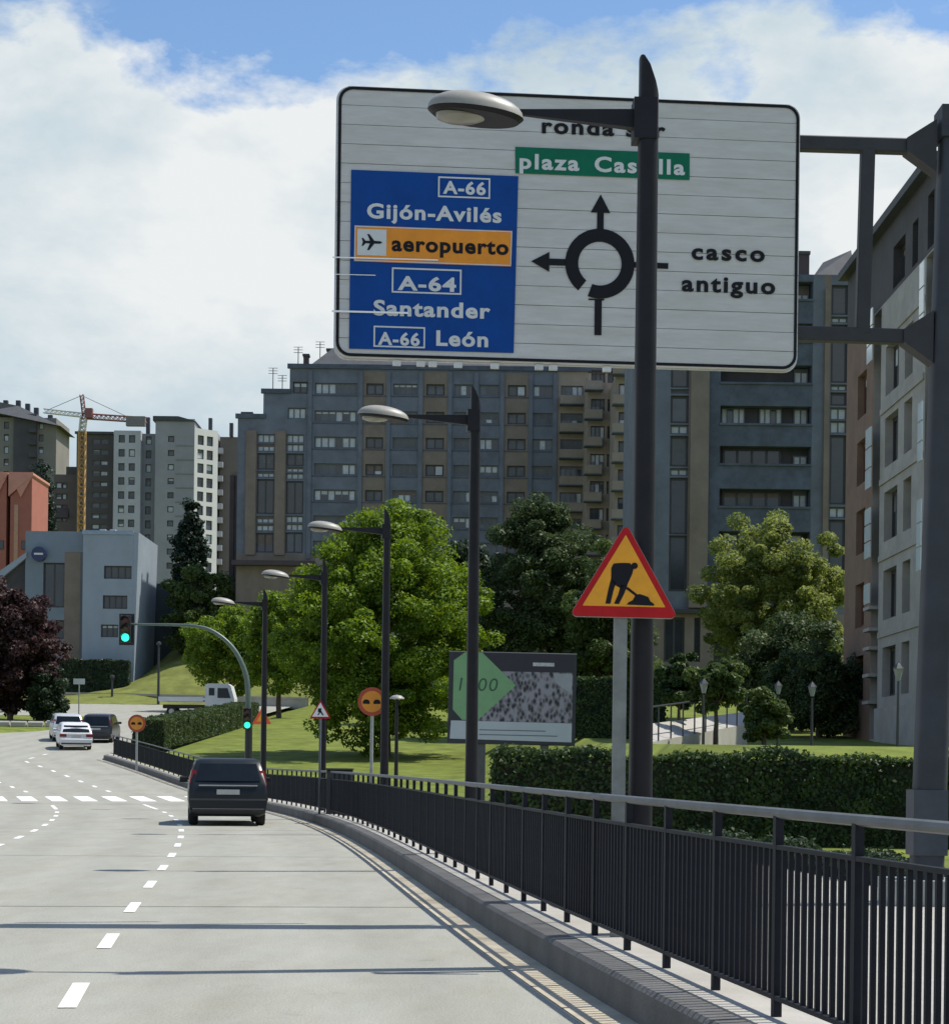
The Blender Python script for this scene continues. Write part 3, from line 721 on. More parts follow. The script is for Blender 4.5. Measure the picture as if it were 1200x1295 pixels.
for px in (610, 690):
    p = bp(px, 930); b = MB(); b.box((p[0], .12, p[1] / 2), (.20, .14, p[1])); b.build('leg', mat('billboard_leg', (.07, .075, .075), .6, var=.2), bb)

# ------------------------------------------------------------------ plants
def leaf_mesh(name, pts, nrm, size, M, parent, off=(0, 0, 0), asp=1.6):
    n = len(pts)
    nrm = nrm / np.linalg.norm(nrm, axis=1, keepdims=True)
    r = rng.normal(size=(n, 3)); u = np.cross(nrm, r); u /= np.linalg.norm(u, axis=1, keepdims=True); v = np.cross(nrm, u)
    s = size * rng.uniform(.6, 1.35, (n, 1)); u = u * s * asp / 2; v = v * s / 2
    fold = nrm * s * .18
    V = np.empty((n, 4, 3)); V[:, 0] = pts - u; V[:, 1] = pts - v + fold; V[:, 2] = pts + u; V[:, 3] = pts + v + fold
    V = V.reshape(-1, 3) - np.array(off)
    me = bpy.data.meshes.new(name); me.vertices.add(4 * n); me.vertices.foreach_set('co', V.ravel())
    me.loops.add(4 * n); me.loops.foreach_set('vertex_index', np.arange(4 * n, dtype=np.int32))
    me.polygons.add(n); me.polygons.foreach_set('loop_start', np.arange(0, 4 * n, 4, dtype=np.int32)); me.polygons.foreach_set('loop_total', np.full(n, 4, dtype=np.int32))
    me.update(calc_edges=True); me.validate(); me.materials.append(M)
    o = bpy.data.objects.new(name, me); COL.objects.link(o); o.parent = parent
    return o
def crown_points(c, rad, nclump, per, shape='round', clump=.24, inner=.45, low=-1.0):
    P, N = [], []
    c = np.array(c, float); rad = np.array(rad, float)
    k = 0
    while k < nclump:
        d = rng.normal(size=3); d /= np.linalg.norm(d)
        if d[2] < low: continue
        rr = rng.uniform(inner ** 2, 1) ** .5
        q = d * rr
        if shape == 'cone':
            hgt = rng.uniform(-1, 1); wid = (1 - (hgt + 1) / 2) ** .8 * .95 + .05; a = rng.uniform(0, 2 * math.pi); e_ = rng.uniform(.5, 1) ** .5
            q = np.array([wid * e_ * math.cos(a), wid * e_ * math.sin(a), hgt])
        elif shape == 'egg':
            q[:2] *= (1.0 - .42 * max(0, q[2])) * (1 + .0 * q[2])
        q = q * (1 + rng.normal() * .09)
        cc = c + q * rad
        cr_ = clump * rad.mean() * rng.uniform(.55, 1.25)
        m = int(per * rng.uniform(.6, 1.4))
        dd = rng.normal(size=(m, 3)); dd /= np.linalg.norm(dd, axis=1, keepdims=True)
        pr = cc + dd * cr_ * (rng.uniform(.25, 1, (m, 1)) ** .5) * np.array([1, 1, .72])
        P.append(pr); N.append(dd * .7 + rng.normal(size=(m, 3)) * .55 + np.array([0, 0, .55]))
        k += 1
    return np.concatenate(P), np.concatenate(N)
M_bark = mat('bark', (.085, .065, .048), .9, var=.3, scale=8, bump=.6, bscale=20)
def tree(name, label, base, height, rad, leaf, ncl, per, lsize, shape='round', trunk_r=.18, crown_low=.25, clump=.24, low=-1.0, cat='tree', group=None, inner=.45, asp=1.6):
    base = Vector(base); r = thing(name, label, cat, base, 0, group)
    zc0 = height * crown_low; cz = (zc0 + height) / 2; rz = (height - zc0) / 2
    b = MB(); pts = [(0, 0, -.3)]
    for k in range(1, 7):
        pts.append((random.uniform(-.04, .04) * height * .15, random.uniform(-.04, .04) * height * .15, height * .78 * k / 6))
    b.tube(pts, [trunk_r * (1.25 - .95 * k / 6) for k in range(7)], 9); b.build('trunk', M_bark, r)
    for k in range(7):
        a = k * 2.4 + random.random(); h0 = height * (crown_low * .9 + .35 * random.random()); p0_ = Vector((0, 0, h0)); L = rad * random.uniform(.55, .85)
        d = Vector((math.cos(a), math.sin(a), .75)).normalized()
        pm = p0_ + d * L * .5 + Vector((0, 0, L * .05)); p1_ = p0_ + d * L + Vector((0, 0, L * .25))
        b = MB(); b.tube([p0_, pm, p1_], [trunk_r * .42, trunk_r * .28, trunk_r * .1], 6); b.build('limb', M_bark, r)
    P, N = crown_points((0, 0, cz), (rad, rad, rz), ncl, per, shape, clump, inner, low)
    o = leaf_mesh('crown', P, N, lsize, leaf, r, asp=asp); o['kind'] = 'stuff'
    return r
L_bright = leaf_mat('leaf_bright', (.055, .105, .014), (.215, .315, .034), .36)
L_mid = leaf_mat('leaf_mid', (.040, .068, .020), (.11, .155, .045), .35)
L_grey = leaf_mat('leaf_grey_green', (.095, .13, .036), (.255, .30, .085), .45)
L_dark = leaf_mat('leaf_dark', (.016, .032, .016), (.045, .070, .032), .2)
L_darkmid = leaf_mat('leaf_dark_mid', (.026, .048, .018), (.08, .115, .042), .3)
L_conifer = leaf_mat('leaf_conifer', (.012, .026, .018), (.035, .055, .035), .15)
L_purple = leaf_mat('leaf_purple', (.022, .013, .015), (.075, .040, .036), .25)
L_hedge = leaf_mat('leaf_hedge', (.016, .035, .013), (.058, .095, .024), .25, 1.5)

def gp(px, Y): q = at(px, 967, Y); return (q.x, Y, ground_z(q.x, Y))
tree('broadleaf_tree', 'large bright green tree behind the second and third street lamps', gp(487, 98), 13.0, 5.5, L_bright, 520, 330, .115, 'egg', .26, .05, .15)
tree('broadleaf_tree', 'dark green tree rising behind the billboard', gp(686, 118), 12.7, 4.3, L_darkmid, 280, 330, .125, 'egg', .25, .12, .17)
tree('broadleaf_tree', 'greyish green tree between the stone block and the white fronted building', gp(980, 92), 9.9, 3.9, L_grey, 300, 330, .105, 'round', .2, .10, .155, inner=.3)
tree('broadleaf_tree', 'yellow green tree on the grass bank left of the street lamps', gp(291, 168), 9.6, 3.9, L_bright, 190, 260, .15, 'round', .18, .25, .22)
tree('broadleaf_tree', 'leafy green tree half hidden behind the farthest street lamp', gp(352, 150), 9.8, 2.8, L_bright, 140, 260, .15, 'round', .18, .2, .25)
tree('conifer_tree', 'dark conifer in front of the white apartment tower', gp(238, 258), 25.5, 5.4, L_conifer, 300, 140, .32, 'cone', .3, .04, .12)
tree('purple_leaf_tree', 'dark purple leaved tree at the left edge above the road', gp(12, 139), 10.3, 3.6, L_purple, 240, 230, .18, 'round', .2, .14, .22)
tree('green_shrub', 'dark green shrub at the foot of the purple tree', gp(60, 138), 4.6, 1.35, L_dark, 70, 200, .13, 'round', .08, .02, .3, cat='shrub')
tree('broadleaf_tree', 'dark tree in the gap between the bright tree and the billboard tree', gp(585, 140), 13.5, 3.4, L_dark, 120, 200, .2, 'round', .2, .2, .25)
tree('broadleaf_tree', 'low dark tree in front of the brick pier of the white fronted building', gp(1035, 74), 3.7, 2.0, L_darkmid, 120, 260, .09, 'round', .12, .05, .28)
tree('clipped_tree', 'small round clipped tree beside the pale ramp', gp(905, 55), 2.45, .78, L_mid, 80, 220, .075, 'round', .07, .42, .3, inner=.3)
tree('clipped_tree', 'round clipped bush right of the pale ramp', gp(966, 53), 1.75, .6, L_mid, 70, 220, .075, 'round', .06, .1, .3, inner=.3)
tree('clipped_tree', 'slim clipped tree at the left end of the pale ramp', gp(858, 57), 2.6, .7, L_hedge, 70, 220, .085, 'round', .06, .38, .3, inner=.3)
tree('broadleaf_tree', 'dark bush crown directly below the greyish green tree', gp(1000, 80), 4.7, 2.3, L_darkmid, 140, 260, .09, 'round', .12, .05, .28)
tree('broadleaf_tree', 'dark green mass of leaves right of the billboard', gp(768, 98), 8.2, 2.2, L_mid, 110, 220, .14, 'round', .14, .05, .27)
tree('conifer_tree', 'dark slim tree beside the orange gabled house', gp(49, 300), 35.0, 3.2, L_conifer, 120, 140, .35, 'cone', .25, .05, .22)
tree('broadleaf_tree', 'dark foliage on the bank below the conifer', gp(250, 205), 15.0, 3.4, L_mid, 100, 180, .24, 'round', .18, .3, .28)

def hedge(name, label, p0_, p1_, th, h, M, dens, lsize, zf=None, cat='hedge'):
    """clipped hedge: a dark twiggy body with leaves all over it"""
    p0_, p1_ = Vector(p0_), Vector(p1_); L = (p1_ - p0_).length; d = (p1_ - p0_).normalized(); n_ = Vector((d.y, -d.x, 0)).normalized()
    r = thing(name, label, cat, p0_)
    b = MB(); e_ = .07
    A = [p0_ + n_ * (th / 2 - e_), p1_ + n_ * (th / 2 - e_), p1_ - n_ * (th / 2 - e_), p0_ - n_ * (th / 2 - e_)]
    b.hexa([q - p0_ for q in A] + [q - p0_ + Vector((0, 0, h - e_)) for q in A]); b.build('twigs', mat('hedge_twigs', (.014, .018, .009), .95, var=.4, scale=9), r)
    P, N = [], []
    def add(n, f, nn):
        uv = rng.uniform(size=(n, 2)); q = np.array([f(a, c_) for a, c_ in uv]); P.append(q); N.append(np.tile(np.array(nn, float), (n, 1)) + rng.normal(size=(n, 3)) * .55)
    dn, nn = np.array(d), np.array(n_)
    wob = lambda a: .06 * math.sin(a * L * 1.7) + .05 * math.sin(a * L * 4.1 + 1)
    sc_ = lambda: abs(rng.normal()) * .05
    for s in (1, -1):
        add(int(L * h * dens), lambda a, c_: dn * a * L + nn * s * (th / 2 - .06 + wob(a) * .5 + sc_()) + np.array([0, 0, c_ * (h + wob(a))]), nn * s + np.array([0, 0, .3]))
    add(int(L * th * dens * 1.2), lambda a, c_: dn * a * L + nn * (c_ - .5) * th + np.array([0, 0, h - .06 + wob(a) + sc_()]), (0, 0, 1))
    for s, a0 in ((-1, 0), (1, 1)):
        add(int(th * h * dens), lambda a, c_: dn * (a0 * L + s * (sc_() - .05)) + nn * (a - .5) * th + np.array([0, 0, c_ * h]), dn * s + np.array([0, 0, .3]))
    o = leaf_mesh('leaves', np.concatenate(P), np.concatenate(N), lsize, M, r); o['kind'] = 'stuff'
    return r
hedge('hedge', 'long tall clipped hedge behind the railing under the billboard', (.35, 32.4, .1), (12, 32.0, .1), 1.1, 1.58, L_hedge, 850, .05)
q0 = side(9, 4.6, .1); q1 = side(29, 4.6, .1)
hedge('low_hedge', 'low dark hedge along the far edge of the pavement', q0, q1, .55, .32, L_dark, 900, .042)
a, c = at(187, 967, 104), at(312, 967, 140)
hedge('roadside_hedge', 'clipped hedge on the far lawn in front of the white truck', (a.x, 104, zr(104) + .1), (c.x, 140, zr(140) + .1), 1.7, 1.5, L_darkmid, 330, .09)
hedge('garden_hedge', 'sunlit hedge to the right of the billboard', (3.7, 71, ground_z(3.7, 71)), (6.9, 70, ground_z(6.9, 70)), 1.2, 2.2, L_hedge, 450, .065)

# ------------------------------------------------------------------ buildings
M_glass = mat('window_glass', (.028, .034, .040), .12, var=.3, scale=.6, spec=.7)
M_glass2 = mat('window_glass_blue', (.045, .062, .075), .15, var=.35, scale=.5, spec=.7)
M_blind = mat('white_blind', (.46, .49, .50), .6, var=.2, scale=2)
M_shut = mat('grey_shutter', (.11, .115, .12), .6, var=.3, scale=.9)
M_frm_w = mat('frame_white', (.10, .112, .125), .5, var=.08)
M_frm_d = mat('frame_dark', (.035, .036, .04), .5, var=.15)
M_stone = mat('slate_blue_stone', (.142, .162, .196), .85, var=.2, scale=.5, bump=.3, bscale=8, grime=.2)
M_stone2 = mat('blue_stone_rough', (.085, .103, .135), .85, var=.3, scale=.9, bump=.5, bscale=6, grime=.25)
M_brown = mat('brown_brick', (.205, .170, .138), .85, var=.16, scale=.6, bump=.2, bscale=10, grime=.15)
M_beige = mat('beige_render', (.275, .235, .19), .85, var=.14, scale=.5, grime=.2)
M_slate = mat('roof_slate', (.055, .06, .07), .7, var=.25, scale=1.2, bump=.2)
M_white = mat('white_render', (.52, .52, .53), .8, var=.08, scale=.4, grime=.15)
M_whitestone = mat('pale_stone', (.35, .335, .315), .8, var=.14, scale=1.1, bump=.2, bscale=6, grime=.15)
M_brick = mat('orange_brown_brick', (.215, .14, .102), .85, var=.16, scale=1.2, bump=.2, grime=.15)
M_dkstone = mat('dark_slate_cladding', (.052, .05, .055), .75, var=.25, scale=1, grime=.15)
M_bluew = mat('pale_blue_cladding', (.27, .32, .375), .6, var=.07, scale=.4, grime=.1)
M_dkred = mat('dark_brown_panel', (.062, .045, .045), .7, var=.25, scale=.8)
PANES = [M_glass, M_glass2, M_blind, M_shut, mat('brown_shutter', (.13, .10, .08), .6, var=.2)]

def facade(root, O, U, N, W, H, ops, mats, zone, off, zb=(), ub=(), ret=.35, name='wall'):
    """a wall with real openings: ops are (u0, u1, z0, z1, depth, windows); windows are (fu0, fu1, panes) or None for a void"""
    Z = Vector((0, 0, 1)); Mx = Matrix((U, -N, Z)).transposed().to_4x4(); Mx.translation = O - off
    us = sorted(set([0, W] + [round(o[0], 3) for o in ops] + [round(o[1], 3) for o in ops] + list(ub)))
    zs = sorted(set([0, H] + [round(o[2], 3) for o in ops] + [round(o[3], 3) for o in ops] + list(zb)))
    us = [u_ for u_ in us if 0 <= u_ <= W]; zs = [z_ for z_ in zs if 0 <= z_ <= H]
    b = MB()
    for i in range(len(us) - 1):
        for j in range(len(zs) - 1):
            uc, zc = (us[i] + us[i + 1]) / 2, (zs[j] + zs[j + 1]) / 2
            if us[i + 1] - us[i] < 1e-4 or zs[j + 1] - zs[j] < 1e-4: continue
            if any(o[0] < uc < o[1] and o[2] < zc < o[3] for o in ops): continue
            b.face([Mx @ Vector(p) for p in ((us[i], 0, zs[j]), (us[i + 1], 0, zs[j]), (us[i + 1], 0, zs[j + 1]), (us[i], 0, zs[j + 1]))], zone(uc, zc))
    for q in () if ret == 0 else ((0, 0, 0, H), (W, 0, W, H), (0, H, W, H), (0, 0, W, 0)):
        b.face([Mx @ Vector(p) for p in ((q[0], 0, q[1]), (q[2], 0, q[3]), (q[2], ret, q[3]), (q[0], ret, q[1]))], zone(min(max(q[0], .01), W - .01), min(max(q[3], .01), H - .01)))
    for u0, u1, z0, z1, dp, win in ops:
        if win is None: continue
        mi = zone((u0 + u1) / 2, z0 - .05)
        for (a, c), (d, e_) in (((u0, z0), (u1, z0)), ((u0, z1), (u1, z1)), ((u0, z0), (u0, z1)), ((u1, z0), (u1, z1))):
            b.face([Mx @ Vector(p) for p in ((a, 0, c), (d, 0, e_), (d, dp, e_), (a, dp, c))], mi)
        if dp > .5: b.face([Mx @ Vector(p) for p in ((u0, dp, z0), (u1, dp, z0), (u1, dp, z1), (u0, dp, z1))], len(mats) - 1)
    wall = b.build(name, mats, root)
    for u0, u1, z0, z1, dp, win in ops:
        for wd in (win or ()):
            f0, f1, panes, frm = wd[:4]; g0, g1 = (wd[4], wd[5]) if len(wd) > 4 else (0, 1)
            a, c = u0 + (u1 - u0) * f0, u0 + (u1 - u0) * f1; zl, zh = z0 + (z1 - z0) * g0, z0 + (z1 - z0) * g1
            n = len(panes); y = dp - (.12 if dp > .5 else .06); t = min(.16, (c - a) / n * .19)
            bb_ = MB()
            bb_.box(((a + c) / 2, y + .03, zl + t / 2), (c - a, .06, t), Mx); bb_.box(((a + c) / 2, y + .03, zh - t / 2), (c - a, .06, t), Mx)
            for k in range(n + 1):
                uu = a + (c - a) * k / n; uu = min(max(uu, a + t / 2), c - t / 2); bb_.box((uu, y + .03, (zl + zh) / 2), (t, .06, zh - zl - 2 * t), Mx)
            wo = bb_.build('window', frm, root)
            bb_ = MB()
            hb_ = random.choice((0, 0, .25, .4, .6)) if zh - zl < 2.2 else 0; hm_ = random.choice((2, 3, 3, 4))
            for k, pm in enumerate(panes):
                p0_, p1_ = a + (c - a) * k / n, a + (c - a) * (k + 1) / n
                zm = zh - (zh - zl) * hb_
                bb_.face([Mx @ Vector(p) for p in ((p0_, y + .045, zl), (p1_, y + .045, zl), (p1_, y + .045, zm), (p0_, y + .045, zm))], pm)
                if hb_ > 0: bb_.face([Mx @ Vector(p) for p in ((p0_, y + .04, zm), (p1_, y + .04, zm), (p1_, y + .04, zh), (p0_, y + .04, zh))], hm_)
            bb_.build('panes', PANES, wo)
    return wall
def rpanes(n, bright=.25):
    r_ = random.random()
    if r_ < .25: return [3] * n
    return [2 if random.random() < bright else random.choice((0, 0, 1)) for _ in range(n)]
def solid(root, p, q, M, off, name='block'):
    b = MB(); p, q = Vector(p) - off, Vector(q) - off; b.box((p + q) / 2, q - p); return b.build(name, M, root)
XP, YN = Vector((1, 0, 0)), Vector((0, -1, 0))

# ---- long slate-coloured apartment building
Y0 = 205; S = Y0 / F
O = at(300, 770, Y0); O.x = at(300, 600, Y0).x; O.z = 14.0
apt = thing('apartment_building', 'long slate blue apartment building with stepped left end and brown columns', 'building', (O.x, Y0, O.z))
ux = lambda px: at(px, 600, Y0).x - O.x
uz = lambda py, px=500: at(px, py, Y0).z - O.z
W, H = ux(742), uz(463)
ops = []
rows_y = (492, 527, 560, 594, 627, 660, 692, 724)
bays = [(397, 450, 6), (462, 484, 2), (496, 527, 4), (538, 561, 2), (573, 597, 3), (605, 630, 3), (641, 664, 2), (673, 698, 3), (708, 736, 4)]
for ri, ry in enumerate(rows_y):
    for a, c, n in bays:
        if a == 397 and ri == 0: pn = [2, 2, 2, 1, 1, 1]
        elif a == 397: pn = [[0, 1, 1, 2, 0, 2], [2, 2, 2, 0, 2, 2], [0, 1, 1, 0, 2, 2], [2, 0, 2, 0, 0, 2], [0, 1, 1, 0, 2, 2], [1, 0, 0, 0, 1, 0], [0] * 6][ri - 1]
        else: pn = rpanes(n, .3 if a in (496, 708) else .16)
        ops.append((ux(a), ux(c), uz(ry + 7.5), uz(ry - 7), .28, [(0, 1, pn, M_frm_w if n > 2 else M_frm_d)]))
for x0, x1, lst in ((325, 347, [(549, 560, 2), (561, 571, 2), (573, 594, 4), (596, 604, 2), (606, 650, 0), (653, 662, 2), (663, 672, 2), (674, 699, 0)]),
                    (362, 384, [(549, 560, 2), (561, 571, 2), (573, 589, 4), (590, 597, 2), (598, 606, 2), (608, 650, 0), (652, 661, 2), (662, 671, 2), (673, 699, 1)])):
    for y0, y1, k in lst:
        pn = [2, 2, 2] if k == 2 else [k if k != 4 else 0] * 2
        ops.append((ux(x0), ux(x1), uz(y1, 350), uz(y0, 350), .28, [(0, 1, pn, M_frm_w if k == 2 else M_frm_d)]))
ops.append((ux(363), ux(386), uz(531), uz(517), .28, [(0, 1, [2, 2, 2], M_frm_w)]))
ops.append((ux(369), ux(388), uz(499), uz(484), .28, [(0, 1, [0, 0], M_frm_d)]))
ops += [(0, ux(332), uz(527), H, 0, None), (ux(332) , ux(365), uz(495), H, 0, None)]
brown_px = [(310, 325), (347, 362), (458, 488), (533, 566), (636, 668)]
def zone(u_, z_):
    px = 300 + u_ / S
    if z_ < uz(702): return 1 if px < 400 else 2
    if any(a <= px <= c for a, c in brown_px) and z_ < uz(546 if px < 400 else 470): return 1
    if px > 704: return 2
    return 0
facade(apt, O, XP, YN, W, H, ops, [M_stone, M_brown, M_beige, M_dkstone], zone, O, ub=[ux(v) for ab in brown_px for v in ab] + [ux(704), ux(400)], zb=[uz(702), uz(546), uz(470)], ret=0)
for a, t in ((300, 527), (332, 495), (365, 463)):
    solid(apt, (O.x + ux(a) + .01 * (a - 300), Y0 + .34, O.z - 4), (O.x + ux(812), Y0 + 16 + a * .01, O.z + uz(t) - .02), M_stone, O, 'block')
    solid(apt, (O.x + ux(a) - .25, Y0 - .22, O.z + uz(t) - .35), (O.x + ux(a) + (3.0 if a < 360 else 36), Y0 + .3, O.z + uz(t) + .12), M_stone2, O, 'parapet')
# vertical mullion pilasters between the bays
for px in (391, 455, 490, 531, 568, 601, 634, 670, 701):
    solid(apt, (O.x + ux(px) - .22, Y0 - .16, O.z + uz(708)), (O.x + ux(px) + .22, Y0 + .1, O.z + uz(470)), M_stone, O, 'pilaster')
for px in (310, 347):
    solid(apt, (O.x + ux(px) + .1, Y0 - .25, O.z + uz(704)), (O.x + ux(px + 15) - .1, Y0 + .1, O.z + uz(547)), M_brown, O, 'pilaster')
for ry in rows_y[:-1]:      # stone courses below the windows
    solid(apt, (O.x + ux(392), Y0 - .07, O.z + uz(ry + 9.6)), (O.x + ux(704), Y0 + .1, O.z + uz(ry + 8.4)), M_stone2, O, 'sill_course')
solid(apt, (O.x + ux(296), Y0 - 1.2, O.z + uz(718)), (O.x + ux(400), Y0 + .2, O.z + uz(712)), M_dkred, O, 'canopy')
b = MB(); rz0, rz1 = uz(463) + .1, uz(424)
b.hexa([(ux(388), 1.0, rz0), (ux(800), 1.0, rz0), (ux(800), 15, rz0), (ux(388), 15, rz0), (ux(424), 4, rz1), (ux(780), 4, rz1), (ux(780), 12, rz1), (ux(424), 12, rz1)]); roof = b.build('roof', M_slate, apt)
for px, y0, y1, w_, dy in ((383, 446, 464, 6.5, 2), (307, 519, 530, 13, 3), (410, 431, 450, 6, 5)):
    solid(apt, (O.x + ux(px - w_ / 2), Y0 + dy, O.z + uz(y1)), (O.x + ux(px + w_ / 2), Y0 + dy + 1, O.z + uz(y0)), M_dkred, O, 'chimney')
    solid(apt, (O.x + ux(px - w_ / 2) - .1, Y0 + dy - .1, O.z + uz(y0)), (O.x + ux(px + w_ / 2) + .1, Y0 + dy + 1.1, O.z + uz(y0) + .2), M_slate, O, 'chimney_cap')
solid(apt, (O.x + ux(279), Y0 + 8, O.z - 4), (O.x + ux(300) + .02, Y0 + 15, O.z + uz(585)), M_brown, O, 'side_wing')
for px in (282, 289, 296): solid(apt, (O.x + ux(px) - .25, Y0 + 7.7, O.z), (O.x + ux(px) + .25, Y0 + 8.1, O.z + uz(590)), M_dkred, O, 'rib')
for ry in rows_y:
    b = MB(); b.box((ux(724), -.6, uz(ry) - 1.1), (ux(742) - ux(708), 1.2, .9)); bo = b.build('balcony', M_beige, apt)
    b = MB(); b.box((ux(724), -.6, uz(ry) - 1.6), (ux(742) - ux(708) + .1, 1.3, .1)); b.build('slab', M_stone2, bo)
for px, hh in ((340, 3.0), (352, 2.2), (372, 2.6), (400, 3.2)):
    b = MB(); zt_ = uz(495 if px < 360 else 463); b.tube([(ux(px), 3, zt_), (ux(px), 3, zt_ + hh)], .05, 5)
    for kk in range(3): b.tube([(ux(px) - .5, 3, zt_ + hh - .3 * kk), (ux(px) + .5, 3, zt_ + hh - .3 * kk)], .03, 4)
    b.build('aerial', M_slate, apt)
# saw-tooth wing with balconies
for px0, px1, dY in ((742, 777, 8), (777, 822, 16)):
    Yw = Y0 - dY; Ow = at(px0, 600, Yw); Ow.z = O.z; Ww = (px1 - px0) * Yw / F; hz = at(px0, 462, Yw).z - O.z - .8
    wops = []
    for ry in rows_y:
        zc = uz(ry) ; wops.append((.35, Ww * .62, zc - .65, zc + .65, .3, [(0, 1, rpanes(3, .2), M_frm_d)])); wops.append((Ww * .72, Ww * .93, zc - .65, zc + .65, .3, [(0, 1, rpanes(1, .2), M_frm_d)]))
    facade(apt, Ow, XP, YN, Ww, hz, wops, [M_beige, M_beige], lambda a, c: 0, O)
    solid(apt, (Ow.x + .01, Yw + .33, O.z), (Ow.x + Ww - .01, Y0 + .3, O.z + hz - .02), M_beige, O, 'block')
    for ry in rows_y:
        zc = uz(ry); 
        b = MB(); b.box((Ow.x - O.x - .3 + Ww * .31, Yw - Y0 - .55, zc - 1.1), (Ww * .62, 1.1, .9)); bo = b.build('balcony', M_beige, apt)
        b = MB(); b.box((Ow.x - O.x - .3 + Ww * .31, Yw - Y0 - .55, zc - 1.6), (Ww * .62 + .1, 1.2, .1)); b.build('slab', M_stone2, bo)

# ---- nearer stone block on the right
Y1 = 131; S1 = Y1 / F
O = at(816, 600, Y1); O.z = 6.0
blk = thing('stone_apartment_block', 'dark blue stone apartment block with deep balconies behind the sign gantry', 'building', O)
ux = lambda px: at(px, 600, Y1).x - O.x
uz = lambda py, px=950: at(px, py, Y1).z - O.z
W, H = ux(1080), uz(346)
ops = []
for ri, ry in enumerate((365, 418, 471, 523, 574, 628, 682, 735)):
    wins = [(.83, .985, [2, 2], M_frm_w, .05, .95)]
    if ri in (3,): wins = [(.03, .29, [2, 1, 2, 2], M_frm_w), (.45, .70, [2, 2, 1, 2], M_frm_w), (.83, .985, [2, 2], M_frm_w)]
    if ri == 4: wins = [(.83, .985, [2, 2], M_frm_w, 0, .6), (.05, .7, [0, 0, 0, 0], M_frm_d)]
    if ri in (5,): wins = [(.83, .985, [2, 2], M_frm_w), (.05, .7, [0, 3, 0, 0], M_frm_d)]
    if ri > 5: wins = [(.05, .95, [0, 0, 3, 0, 0], M_frm_d)]
    ops.append((ux(910), ux(1025), uz(ry + 12), uz(ry - 10), 1.1, wins))
for x0, x1, lst in ((847, 870, [(440, 490, 0), (492, 498, 2), (500, 535, 1), (537, 549, 2), (551, 590, 0), (592, 602, 2), (604, 676, 0), (677, 748, 0)]),
                    (1049, 1070, [(360, 398, 0), (400, 408, 2), (410, 484, 0), (486, 494, 2), (496, 513, 0), (515, 531, 2), (532, 548, 2), (550, 638, 0), (641, 655, 2), (657, 745, 0)])):
    for y0, y1, k in lst:
        ops.append((ux(x0), ux(x1), uz(y1, (x0 + x1) / 2), uz(y0, (x0 + x1) / 2), .3, [(0, 1, [2, 2] if k == 2 else [k], M_frm_w if k == 2 else M_frm_d)]))
ops += [(ux(842), ux(868), uz(838), uz(782), .3, [(0, 1, [0, 0], M_frm_d)]), (ux(880), ux(888), uz(838), uz(782), .3, [(0, 1, [0], M_frm_d)]), (ux(905), ux(1020), uz(838), uz(782), .3, [(0, 1, [0] * 6, M_frm_d)])]
def zone(u_, z_):
    px = 816 + u_ / S1
    if z_ < uz(776): return 1
    if 870 < px < 896 or 1040 < px < 1048.5: return 1
    if 896 < px < 1026: return 2
    return 0
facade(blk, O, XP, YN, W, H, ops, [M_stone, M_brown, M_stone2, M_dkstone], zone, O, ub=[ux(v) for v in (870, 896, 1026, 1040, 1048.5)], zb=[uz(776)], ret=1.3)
solid(blk, (O.x + .01, Y1 + 1.25, O.z - 4), (O.x + W - .01, Y1 + 20, O.z + H - .02), M_stone, O)
solid(blk, (O.x + ux(872), Y1 - .35, O.z + uz(770)), (O.x + ux(895), Y1 + .2, O.z + H - 1), M_brown, O, 'pier')
solid(blk, (O.x + ux(1040.5), Y1 - .2, O.z + uz(770)), (O.x + ux(1047), Y1 + .2, O.z + H - 1), M_brown, O, 'pier')
solid(blk, (O.x + ux(836), Y1 - .5, O.z + uz(777)), (O.x + ux(1046), Y1 + .2, O.z + uz(772)), M_dkstone, O, 'ledge')
for ry in (365, 418, 471, 523, 574, 628, 682, 735):
    solid(blk, (O.x + ux(909), Y1 - .12, O.z + uz(ry + 15)), (O.x + ux(1026), Y1 + .05, O.z + uz(ry + 12.3)), M_stone2, O, 'balcony_coping')
b = MB(); b.hexa([(ux(1028), .5, H), (ux(1080), .5, H), (ux(1080), 14, H), (ux(1028), 14, H), (ux(1044), 2, uz(322, 1050)), (ux(1080), 2, uz(306, 1080)), (ux(1080), 12, uz(306, 1080)), (ux(1044), 12, uz(322, 1050))]); b.build('roof', M_slate, blk)
solid(blk, (O.x + ux(1012), Y1 + 1.5, O.z + H), (O.x + ux(1025), Y1 + 3, O.z + uz(314, 1020)), M_dkred, O, 'chimney')
solid(blk, (O.x + ux(1011), Y1 + 1.4, O.z + uz(314, 1020)), (O.x + ux(1026), Y1 + 3.1, O.z + uz(310, 1020)), M_slate, O, 'chimney_cap')

# ---- white fronted building at the right edge, seen along its side
XB = 14.8; yx = lambda px: XB * F / (px - 600)
O = Vector((XB, 76.4, 1.6))
wfb = thing('white_fronted_building', 'near apartment building with pale stone front and brick pier at right edge', 'building', O)
uu = lambda px: 76.4 - yx(px)
W, H = 76.4 - 61.6, 21.2 - 1.6
ops = []
rz = (5.0, 7.8, 10.65, 13.35, 15.95)
for k, zc in enumerate(rz):
    ops.append((uu(1079), uu(1090), zc - 1.6 - .85, zc - 1.6 + .85, .3, [(0, 1, [0, 0], mat('frame_red', (.12, .05, .035), .5))]))
    ops.append((uu(1114), uu(1130.5), zc - 1.6 - .9, zc - 1.6 + .9, .35, [(0, 1, [0, 1, 0], M_frm_d)]))
    ops.append((uu(1138), uu(1148), zc - 1.6 - .9, zc - 1.6 + .9, .35, [(0, 1, [0, 0], M_frm_d)]))
ops.append((uu(1099), uu(1108), 1.0, 16.9, 1.2, []))
